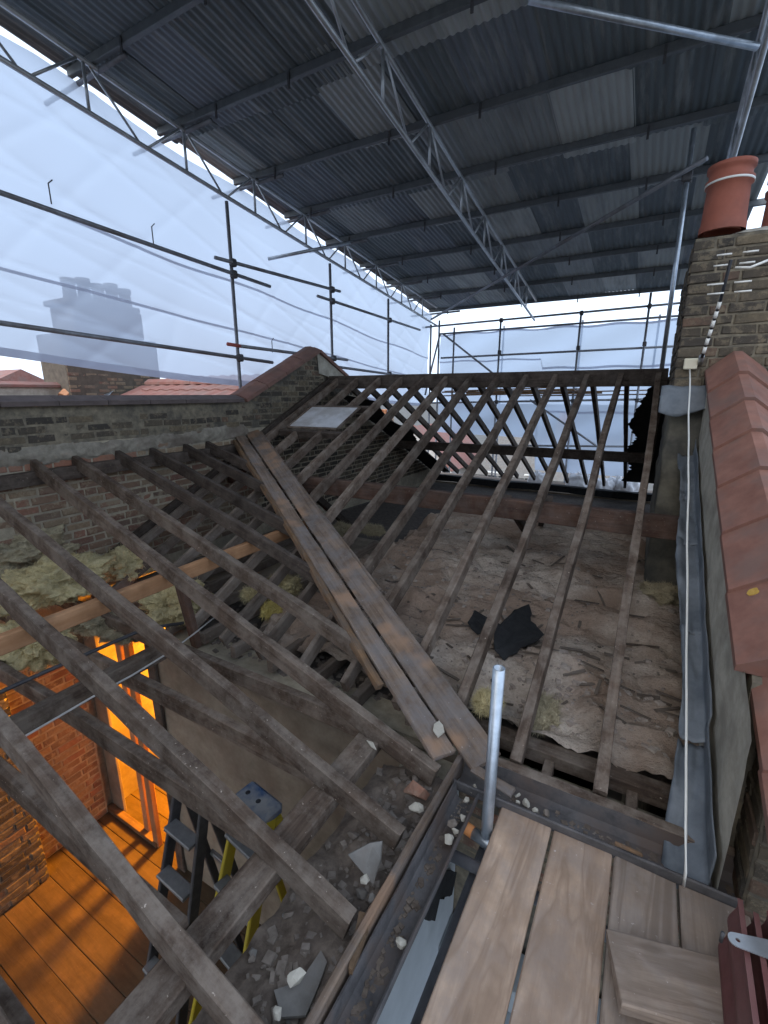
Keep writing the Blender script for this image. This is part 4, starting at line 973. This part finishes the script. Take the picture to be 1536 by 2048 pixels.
# lattice beams
cpm = None
def lattice(X0, X1, Ya, Yb, label, grp='lattice beams under the temporary roof'):
    t_ = thing('lattice_beam', (X0, Ya, tz(Ya)), label, 'lattice beam')
    P = lambda Y, h: V((X0+(X1-X0)*(Y-Ya)/(Yb-Ya), Y, tz(Y, h)))
    tube('bottom_chord', P(Ya, 0), P(Yb, 0), .0242, 'alloy', t_); tube('top_chord', P(Ya, .43), P(Yb, .43), .0242, 'alloy', t_)
    Y = Ya+.1; i = 0
    while Y < Yb-.3:
        tube('lacing_post', P(Y, .02), P(Y, .41), .016, 'alloy', t_, 8)
        if Y+1.1 < Yb:
            tube('lacing_bar', P(Y+.06, .41), P(Y+.50, .02), .013, 'alloy', t_, 8)
            tube('lacing_bar', P(Y+.62, .02), P(Y+1.04, .41), .013, 'alloy', t_, 8)
        Y += 1.1; i += 1
    return t_
lattice(-5.14, -5.14, -2.4, 11.75, 'lattice beam carrying the temporary roof above the plastic side sheeting')
lattice(-2.26, -2.70, -2.4, 11.95, 'middle lattice beam crossing under the corrugated roof')
lattice(0.36, 0.44, 2.2, 11.9, 'lattice beam above the brick chimney stack')
bt = thing('brace_tube', (-1, 4, 2.6), 'thick diagonal brace tube under the corrugated sheets near the chimney beam', 'tube')
tube('pipe', (-1.07, 3.862, tz(3.862)-.0), (0.335, 4.86, tz(4.86)-.05), .0242, 'galvanised', bt)
bt = thing('brace_tube', (-4.9, 10.9, 1.8), 'long thin diagonal brace from the far corner to the galvanised upright', 'tube')
tube('pipe', (-4.93, 10.95, tz(10.95)-.06), (0.16, 6.2, tz(6.2)-.06), .0242, 'old_tube', bt)
# bright galvanised upright beside the chimney
up_ = thing('scaffold_upright', (.0, 5.6, -1), 'bright galvanised upright tube rising beside the chimney stack', 'tube')
pA, pB = onY(1388, 257, 6.45), onY(1346, 585, 6.45)
tube('pipe', (pB.x, 6.45, -.05), (pA.x, 6.45, pA.z), .0242, 'galvanised', up_)
box('coupler', (pA.x-.05, 6.40, 2.17), (pA.x+.05, 6.50, 2.27), 'steel_dark', up_, .012)

# ================================================================== SIDE AND FRONT SCAFFOLD
def coupler(P, parent, mat='steel_dark'):
    box('coupler', (P[0]-.035, P[1]-.045, P[2]-.05), (P[0]+.045, P[1]+.045, P[2]+.05), mat, parent, .015)
sc = thing('side_scaffold', (-5.2, 6, -8.2), 'side scaffold of dark tubes and couplers against the plastic sheeting', 'scaffold')
SXX = -5.2
ys = [4.94, 7.21, 9.30, 11.55]
for Y in ys: tube('upright', (SXX, Y, -8.2), (SXX, Y, tz(Y)-.02), .0242, 'old_tube', sc)
def led(p, q, mat='old_tube', off=.05):
    a, b2 = onX(*p, SXX+off), onX(*q, SXX+off); tube('ledger', a, b2, .0242, mat, sc)
    return a, b2
for p, q, mt in (((-60, 364), (540, 573), 'old_tube'), ((430, 515), (680, 583), 'old_tube'), ((635, 592), (840, 660), 'old_tube'), ((-60, 637), (545, 725), 'old_tube'), ((480, 692), (695, 720), 'old_tube'), ((668, 733), (830, 755), 'old_tube')):
    a, b2 = led(p, q, mt)
    for Y in ys:
        if a.y < Y < b2.y: coupler((SXX+.03, Y, a.z+(b2.z-a.z)*(Y-a.y)/(b2.y-a.y)), sc)
a, b2 = onX(455, 688, SXX+.05), onX(480, 692, SXX+.05); tube('ledger_end', a, b2, .0246, 'red_paint', sc)
tube('outrigger', onX(536, 518, -5.3), onX(700, 485, -4.4), .0242, 'galvanised', sc)
# hanging hooks of the sheeting
for (x, y) in ((103, 408), (307, 487), (545, 705)):
    p = onX(x, y, SXX+.06); polytube('sheet_tie', [p, p+V((0, 0, .17)), p+V((0, .04, .21))], .006, 'steel_dark', sc)
fs_ = thing('front_scaffold', (-2, 11.9, -8.2), 'front scaffold of crossing tubes beyond the ridge', 'scaffold')
FY = 11.85
for X in (-5.1, -4.68, -3.48, -1.66, -0.33): tube('upright', (X, FY, -8.2), (X, FY, {-5.1: 1.85, -4.68: 1.65}.get(X, 1.78 if X < -1 else 2.05)), .0242, 'old_tube', fs_)
for X in (-3.75, -1.78, -0.12): tube('upright', (X, 13.1, -8.2), (X, 13.1, 1.78), .0242, 'old_tube', fs_)
def fl_(p, q, Y=FY+.05):
    a, b2 = onY(*p, Y), onY(*q, Y); d = (b2-a); return tube('ledger', a, b2+d.normalized()*.5, .0242, 'old_tube', fs_)
fl_((845, 655), (1340, 608)); fl_((880, 668), (1340, 633)); fl_((882, 716), (1340, 693)); fl_((850, 806), (1270, 799)); fl_((935, 890), (1250, 893)); 
tube('brace', onY(885, 667, FY-.06), onY(990, 750, FY-.06), .0242, 'old_tube', fs_)
tube('brace', onY(1060, 800, FY-.06), onY(1222, 912, FY-.06), .0242, 'old_tube', fs_)
tube('brace', onY(880, 668, FY-.1), onY(850, 790, FY-.1), .0242, 'old_tube', fs_)
for X, Z in ((-3.48, 1.74), (-1.66, 1.76), (-.33, 1.79), (-3.48, 1.0), (-1.66, 1.02), (-.33, 1.04), (-3.48, -.2), (-1.66, -.16), (-.33, -.14)): coupler((X, FY+.02, Z), fs_)
for i in range(5): beam('deck_board', (-5.2, 10.75+i*.235, -2.11), (.9, 10.75+i*.235, -2.11), .225, .038, 'board_dirty', fs_, step=1.0)
# stacked old battens on the front scaffold
for i in range(15):
    x0 = -4.6+random.uniform(-.5, 1.8); L = random.uniform(2.0, 3.4); z = .0+.03*(i//3)+random.uniform(0, .01)-.02
    tag(beam('roof_batten', (x0, 11.78+.07*(i % 3), z-.02), (min(x0+L, .1), 11.80+.07*(i % 3), z+random.uniform(0, .06)), .05, .028, 'batten_timber', None, step=.5, rag=.01), 'old brown roof batten stacked across the front scaffold ledger', 'batten', 'old battens stacked on the front scaffold')
# white rubble bags
def blob(name, P, r, mat, seed, sq=(1, 1, 1), amp=.35, fr=2.2, sub=4, tie=False):
    bm = bmesh.new(); bmesh.ops.create_icosphere(bm, subdivisions=sub, radius=1.0)
    for v in bm.verts:
        d = v.co.normalized(); k2 = 1+amp*fbm(d*fr+V((seed*3.1, 0, 0)), 4)
        if not tie: k2 += .10*(1-abs(noise.noise(d*2.1+V((0, seed*2.3, 0)))))**4-.05
        if tie and d.z > .55: k2 *= 1-.62*min(1, (d.z-.55)*3); 
        if tie and d.z > .9: k2 *= 1.9
        v.co = V((d.x*r*sq[0]*k2, d.y*r*sq[1]*k2, max(d.z*r*sq[2]*k2, -r*sq[2]*.6)))
    if not tie:
        for v in bm.verts:
            d = v.co.normalized(); v.co += d*r*(.10*noise.noise(v.co/r*5+V((seed, 0, 0)))+.07*noise.noise(v.co/r*11+V((0, seed, 0)))+.06*noise.noise(v.co/r*23+V((0, 0, seed)))+.04*noise.noise(v.co/r*45+V((0, 3, seed))))
    me = bpy.data.meshes.new(name); bm.to_mesh(me); bm.free(); me.materials.append(MATS[mat])
    me.polygons.foreach_set('use_smooth', [True]*len(me.polygons))
    o = inst(name, me, None, Matrix.Translation(V(P)))
    if not tie:
        rr2 = random.Random(seed); fv, ff = [], []; pol = me.polygons; npv = len(pol)
        for _ in range(6500):
            p = pol[rr2.randrange(npv)]; c0_ = p.center; nn_ = p.normal
            tdir = V((rr2.gauss(0, 1), rr2.gauss(0, 1), rr2.gauss(0, 1))).normalized(); dd = (nn_*rr2.uniform(.1, .7)+tdir).normalized()*rr2.uniform(.015, .055)
            sd_ = dd.cross(nn_).normalized()*.0017; b0_ = len(fv)
            fv += [c0_-sd_, c0_+sd_, c0_+dd]; ff.append((b0_, b0_+1, b0_+2))
        tag(obj('fibres', fv, ff, mat, o, Matrix.Translation(V(P))), kind='stuff')
    return o
for i, (x, y, r_) in enumerate(((1074, 958, .20), (1160, 962, .25), (1180, 955, .20), (1208, 965, .21), (1236, 962, .22), (1256, 966, .22), (720, 965, .18), (790, 972, .16))):
    p = onY(x, y, 10.9 if i % 2 else 11.1); p.z = -2.10+r_*.75*1.0
    tag(blob('rubble_bag', p, r_, 'bag_plastic', i+1, (1, .9, 1.25), .28, 2.4, 4, True), 'tied white plastic rubble bag standing behind the front parapet', 'bag', 'white rubble bags on the front scaffold')

# ================================================================== PLASTIC SHEETING
def sheet(label, fn, nu, nv, bands):
    t_ = thing('plastic_sheeting', fn(.5, .0), label, 'sheeting')
    grid('sheet', fn, nu, nv, 'sheeting', t_)
    for (v0, v1, wob) in bands:
        def bf(u, v, v0=v0, v1=v1, wob=wob):
            vv = v0+(v1-v0)*v+wob*noise.noise(V((u*7, v0*9, 2)))
            return fn(u, vv)+nrm_[0]*.006
        grid('eyelet_band', bf, nu, 2, 'sheeting_band', t_)
    return t_
nrm_ = [V((1, 0, 0))]
LX = -5.5
def leftsheet(u, v):
    Y = -3.4+u*(12.2+3.4); zb = .34-.07*(max(Y, 1)-2.2)+.05*math.sin(Y*1.1)*.5; zt = tz(Y)+.40+.03*math.sin(Y*2.5)
    z = zb+(zt-zb)*v
    cr = .06*noise.noise(V((Y*.5, z*.5, 0)))+.012*math.sin((z*1.2+Y*.9)*3+2*noise.noise(V((Y*.6, z*.6, 4))))
    am = .35+.65*abs(noise.noise(V((Y*.4, z*.4, 21))))
    cr += am*(.035*(1-abs(noise.noise(V((z*1.5+Y*.62, Y*.10, 3)))))**16+.022*(1-abs(noise.noise(V((z*2.3+Y*.45, Y*.12, 6)))))**20)
    cr += .012*(1-abs(noise.noise(V((z*.9-Y*.8, z*.2, 9)))))**24
    return V((LX+cr-.10*math.sin(math.pi*v), Y, z))
sheet('white translucent plastic sheeting hung along the side scaffold', leftsheet, 330, 110, [(.0, .03, .002), (.29, .302, .008), (.535, .548, .008)])
nrm_[0] = V((0, -1, 0))
def frontsheet(u, v):
    X = -5.45+u*(1.4+5.45); zt = 1.62+.02*math.sin(X*5)+.0; zb = -2.0 if X > -2.6 else max(-2.0, -1.15-.02*(X+2.6))
    z = zb+(zt-zb)*v; cr = .06*noise.noise(V((X*.7, z*.7, 5)))+.03*math.sin((z*1.4-X*.6)*5+2*noise.noise(V((X*.6, z*.6, 7))))
    return V((X, 12.75+cr, z))
sheet('white translucent plastic sheeting hung across the front scaffold', frontsheet, 110, 70, [(.985, 1.0, .002), (.72, .735, .003), (.42, .435, .004)])
nrm_[0] = V((-1, 0, 0))
def rightsheet(u, v):
    Y = 3.4+u*5.5; z = .9+v*(tz(Y)-.95); 
    return V((1.75+.08*math.sin(Y*3+z*2)+.06*noise.noise(V((Y, z, 2)))+.25*(1-v), Y, z))
sheet('loose white plastic sheeting billowing behind the chimney pots', rightsheet, 60, 30, [])

tp = thing('light_block', (-3, -3.7, -.2), 'unseen grey cloth added behind the camera to block daylight from the addition', 'light_block')  # cloth out of view, added to keep rear daylight off the addition
plain('light_block_cloth', (0.16, 0.18, 0.20), (0.24, 0.26, 0.28), 4, 0.7)
grid('cloth', lambda u, v: V((-5.5+u*4.9, -3.55+.05*math.sin(u*30)*(1-v)+.06*noise.noise(V((u*5, v*4, 0))), -1.6+v*(tz(-3.5)+.4+1.6))), 60, 24, 'light_block_cloth', tp, thick=.004)

# ================================================================== NEIGHBOURING HOUSES
# next house: same terrace, red single-lap tiles
nh = thing('neighbour_house', (-7.5, 6, -8.2), 'neighbouring terrace house with red tiled slope beyond the party wall', 'house')
NX0, NX1 = -9.3, WX-th-.03
box('wall', (NX0, 2.2, -8.2), (NX1, 10.2, -1.6), 'house_brick', nh, 0)
# tiles laid in courses, one mesh shared
tn = 10; vs_, fs = [], []; tw_, tl_ = .30, .40
for s_ in (0, 1):
    for i in range(tn+1):
        x = tw_*i/tn; h = .022*(math.cos(2*math.pi*i/tn)*.5+.5)
        vs_ += [(x, 0, h+.012-.02*s_), (x, tl_, h-.02*s_)]
k2 = 2*(tn+1)
for i in range(tn): fs += [(i*2, i*2+2, i*2+3, i*2+1), (i*2, k2+i*2, k2+i*2+2, i*2+2)]
tm = mesh('roof_tile', vs_, fs, 'neighbour_tile', False)
cnt = 0
for r_ in range(5):
    for q in range(14):
        X = -8.75+q*.298; Y = 4.75+r_*.335; z = .20+(Y-6.1)*.40-.0
        if Y > 6.15: continue
        inst('roof_tile', tm, nh, Matrix.Translation(V((X, Y, z))) @ Matrix.Rotation(math.atan(.40)-.03, 4, 'X'))
obj('roof_slope', [(NX0, 2.0, .17+(2.0-6.1)*.4), (NX1, 2.0, .17+(2.0-6.1)*.4), (NX1, 6.12, .17), (NX0, 6.12, .17), (NX1, 10.3, .17-4.2*.4), (NX0, 10.3, .17-4.2*.4)], [(0, 1, 2, 3), (3, 2, 4, 5)], 'neighbour_tile', nh)
for q in range(9): coping('ridge_tile', (NX0+.3+q*.46, 6.12, .18), (NX0+.3+q*.46+.455, 6.12, .18), .26, .11, 'neighbour_tile', nh)
pch = thing('neighbour_chimney', (-9.6, 5.6, -.2), 'wide brick chimney with clay pots seen hazily through the sheeting', 'chimney')
cA, cB = onX(135, 750, -9.5), onX(322, 750, -9.5)
box('stack_base', (-10.4, cA.y, -1.5), (-9.5, cB.y-.02, cA.z+.75), 'stack_brick', pch, .02)
box('stack_neck', (-10.35, cA.y+.30, cA.z+.76), (-9.55, cB.y-.25, cA.z+1.28), 'stack_brick', pch, .02)
box('stack_cap', (-10.4, cA.y+.22, cA.z+1.281), (-9.5, cB.y-.30, cA.z+1.38), 'stack_brick', pch, .02)
brickwork(pch, (-9.498, cA.y, -.5), (0, 1, 0), (1, 0, 0), cB.y-cA.y-.04, 14, lambda u, z: True, lambda u, z: 'stock_brick', 110, seed=77)
for i in range(5):
    lathe('chimney_pot', [(.12, 0), (.105, .25+.05*(i % 2)), (.125, .27+.05*(i % 2)), (.125, .36+.05*(i % 2)), (.09, .36+.05*(i % 2)), (.08, .1)], 'stack_brick', pch, (-9.75, cA.y+.40+i*.27, cA.z+1.38), 14)
npl = (V((0, 6.1, .25)), V((0, -.40, 1)))
slab('lead_flashing', [onP(x, y, *npl) for x, y in ((188, 782), (205, 768), (240, 757), (246, 760), (226, 782), (212, 794), (185, 794))], .01, 'galvanised', pch, (0, -.4, 1), .02)
# parapet with orange tiles next to it and a gable further away
og = thing('garden_side_parapet', (-9.9, 3.6, -1), 'low rendered parapet with orange ridge tiles left of the hazy chimney', 'parapet')
a, b2 = onX(20, 768, -9.8), onX(130, 768, -9.8)
box('parapet_wall', (-10.1, a.y-1.5, -2), (-9.82, b2.y, a.z-.05), 'cement_render', og, .01)
coping('ridge_tile', (-9.96, a.y-1.0, a.z-.05), (-9.96, b2.y, a.z-.05), .34, .10, 'neighbour_tile', og)
c_, d_ = onX(160, 762, -9.75), onX(125, 795, -9.75)
coping('ridge_tile', (-9.7, d_.y, d_.z), (-9.7, c_.y, c_.z+.02), .30, .10, 'orange_tile', og)
def house(name, lab, x0, x1, y0, y1, eave, ridge, wall, roof, along='x', wins=(), chim=None, cat='house'):
    h = thing(name, ((x0+x1)/2, (y0+y1)/2, gz), lab, cat)
    box('wall', (x0, y0, gz), (x1, y1, eave), wall, h, 0)
    if along == 'x':
        ym = (y0+y1)/2; v8 = [(x0-.2, y0-.3, eave-.1), (x1+.2, y0-.3, eave-.1), (x1+.2, ym, ridge), (x0-.2, ym, ridge), (x1+.2, y1+.3, eave-.1), (x0-.2, y1+.3, eave-.1)]
        obj('roof', v8, [(0, 1, 2, 3), (3, 2, 4, 5), (0, 3, 5), (1, 4, 2), (0, 5, 4, 1)], roof, h)
    else:
        xm = (x0+x1)/2; v8 = [(x0-.25, y0-.15, eave-.1), (x0-.25, y1, eave-.1), (xm, y1, ridge), (xm, y0-.15, ridge), (x1+.25, y0-.15, eave-.1), (x1+.25, y1, eave-.1)]
        obj('roof', v8, [(0, 3, 2, 1), (3, 4, 5, 2), (1, 2, 5), (0, 1, 5, 4)], roof, h)
        obj('gable', [(x0, y0-.01, eave-.1), (x1, y0-.01, eave-.1), (xm, y0-.01, ridge-.12)], [(0, 1, 2)], wall, h)
        for p in ((x0-.25, eave-.1), (x1+.25, eave-.1)):
            beam('verge', (p[0], y0-.2, p[1]+.05), (xm, y0-.2, ridge+.06), .14, .12, roof, h, step=2)
    for (wx, wz, ww, wh) in wins:
        f = box('window', (wx, y0-.10, wz), (wx+ww, y0-.005, wz+wh), 'white_plastic', h, .01)
        for k2 in (0, 1): box('pane', (wx+.08+k2*(ww/2-.02), y0-.115, wz+.08), (wx+ww/2-.06+k2*(ww/2-.02), y0-.10, wz+wh-.08), 'window_glass', f, 0)
    if chim:
        cx_, cy_, cz_ = chim; c2 = box('chimney', (cx_-.5, cy_-.4, cz_-2.2), (cx_+.5, cy_+.4, cz_), 'house_brick', h, .03)
        for k2 in (-1, 0, 1): lathe('chimney_pot', [(.15, 0), (.13, .4), (.16, .42), (.16, .5), (.12, .5)], 'orange_tile', c2, (cx_+k2*.3, cy_, cz_), 12)
    return h
g0_ = onX(25, 738, -22); 
house('gabled_house', 'distant brick gable with red verge tiles beyond the parapet', -30, -22, g0_.y-1.2, g0_.y+1.6, g0_.z-.75, g0_.z, 'house_brick', 'neighbour_tile', 'x')
house('street_house', 'red roofed brick house across the street behind the front rafters', -21.5, -15.3, 27, 34, -4.6, -2.5, 'house_brick', 'neighbour_tile', 'x', [(-20.5, -6.8, 1.3, 1.6), (-18.2, -6.8, 1.3, 1.6)], (-17.0, 30, -1.6))
house('street_house', 'pale rendered gabled house across the street with red verge tiles', -15.0, -10.2, 26, 33, -4.4, -1.9, 'house_render', 'neighbour_tile', 'y', [(-13.6, -5.6, 1.3, 1.5), (-11.4, -5.6, 1.3, 1.5)], None)
house('street_house', 'long pale house with slate roof across the street behind the front sheeting', -9.0, -1.0, 27, 34, -4.6, -2.6, 'house_render', 'slate', 'x', [(-8.2, -6.0, 1.3, 1.5), (-6.0, -6.0, 1.3, 1.5), (-3.6, -6.0, 1.3, 1.5)], (-4.5, 30.5, -1.6))
house('street_house', 'red tiled corner house across the street beyond the terrace gable', -28.5, -22.0, 26, 33, -4.5, -2.3, 'house_brick', 'neighbour_tile', 'x', [(-27, -6, 1.3, 1.5)], (-25, 29, -1.5))

# ================================================================== INSULATION LUMPS, LADDERS
for i, (x, y, z, r_, mt, sq, lb) in enumerate((
    (110, 1165, -1.45, .24, 'glass_wool', (1.1, 1.5, .75), 'big dusty yellow glass wool batt slumped under the left rafters'),
    (40, 1110, -1.35, .26, 'glass_wool_dusty', (1.2, 1.5, .8), 'grey green glass wool heap against the party wall'),
    (250, 1130, -1.55, .18, 'glass_wool', (1, 1.4, .8), 'crumpled glass wool behind the new timber binder'),
    (350, 1205, -1.66, .20, 'glass_wool', (1.2, 1, .75), 'rounded yellow glass wool lump beside the post'),
    (60, 1290, -1.72, .20, 'glass_wool', (1.5, 1, .65), 'hanging glass wool over the lamp lit recess'),
    (190, 1235, -1.74, .17, 'glass_wool_dusty', (1.3, 1, .5), 'torn glass wool flap above the doorway'),
    (250, 1262, -1.80, .14, 'glass_wool_dusty', (1.3, 1, .4), 'thin glass wool strip over the doorway head'),
    (565, 1175, -1.62, .12, 'glass_wool', (1.2, 1, .8), 'pale glass wool lump beside the valley board'),
    (548, 1222, -1.70, .075, 'glass_wool_yellow', (1, 1.1, .9), 'bright yellow glass wool scrap between the joists'),
    (510, 1190, -1.66, .08, 'glass_wool', (1.4, 1, .6), 'small glass wool scrap beyond the rafter'),
    (685, 1060, -1.60, .10, 'glass_wool_dusty', (1, 1, .8), 'dusty glass wool tuft under the main rafters'),
    (745, 1060, -1.62, .11, 'glass_wool_dusty', (1.4, 1, .5), 'flattened glass wool tuft under the main purlin'),
    (1090, 1425, -1.75, .10, 'glass_wool_dusty', (.7, 1.5, .35), 'yellow glass wool strip poking out by the main wall plate'),
    (975, 1405, -1.68, .06, 'glass_wool', (1, 1.2, .5), 'small yellow glass wool tuft behind the upright tube'),
    (1330, 1190, -1.62, .13, 'glass_wool_dusty', (1.5, .8, .7), 'dusty glass wool packed at the chimney breast foot'))):
    tag(blob('glass_wool', onZ(x, y, z), r_, mt, 20+i, sq, .5, 2.0, 6 if r_ > .15 else 5), lb, 'insulation')

def stepladder(name, label, P, h, rz, mat_s, mat_t, cap=None, ntread=6, spread=.75):
    t_ = thing(name, P, label, 'stepladder'); Mw = Matrix.Translation(V(P)) @ Matrix.Rotation(rz, 4, 'Z')
    T = lambda x, y, z: Mw @ V((x, y, z))
    wt, wb = .125, .19
    for s_ in (-1, 1):
        beam('stile', T(s_*wb, -spread, 0), T(s_*wt, -.04, h), .025, .07, mat_s, t_, Mw.to_3x3() @ V((0, -1, .3)), wob=.0005, step=2)
        beam('rear_stile', T(s_*wb, spread*.7, 0), T(s_*wt, .06, h-.03), .025, .05, mat_s, t_, Mw.to_3x3() @ V((0, 1, .3)), wob=.0005, step=2)
    for i in range(ntread):
        f = (i+1)/(ntread+.6); y = -spread+(spread-.04)*f; ww = wb+(wt-wb)*f-.012
        beam('tread', T(-ww, y, h*f), T(ww, y, h*f), .085, .025, mat_t, t_, wob=.0005, step=1)
    for f in (.3, .65):
        y = spread*.7*(1-f)+.06*f; ww = wb+(wt-wb)*f; beam('rear_bar', T(-ww, y, h*f), T(ww, y, h*f), .03, .03, mat_t, t_, wob=.0005, step=1)
    if cap:
        q = box('top_cap', (-.135, -.08, -.03), (.135, .08, .04), cap, t_, .02); M2 = Mw @ Matrix.Translation(V((0, 0, h)))
        q.matrix_basis = WM[t_.name].inverted() @ M2; WM[q.name] = M2
        for dx in (-.07, .02): 
            tube('tool_hole', M2 @ V((dx, 0, .0352)), M2 @ V((dx, 0, .0362)), .014, 'black_plastic', t_, 12)
    return t_
cp = onZ(512, 1600, -2.12)
stepladder('stepladder', 'yellow fibreglass stepladder with blue top cap standing in the room below', (cp.x, cp.y, FZ), FZ*-1-2.15, R(-8), 'ladder_yellow', 'tread_grey', 'ladder_blue', 7, .70)
cp2 = onZ(388, 1600, -2.35)
stepladder('stepladder', 'dark framed stepladder with grey treads beside the yellow one', (cp2.x-.02, cp2.y+.0, FZ), FZ*-1-2.35, R(-3), 'steel_dark', 'tread_grey', None, 6, .55)
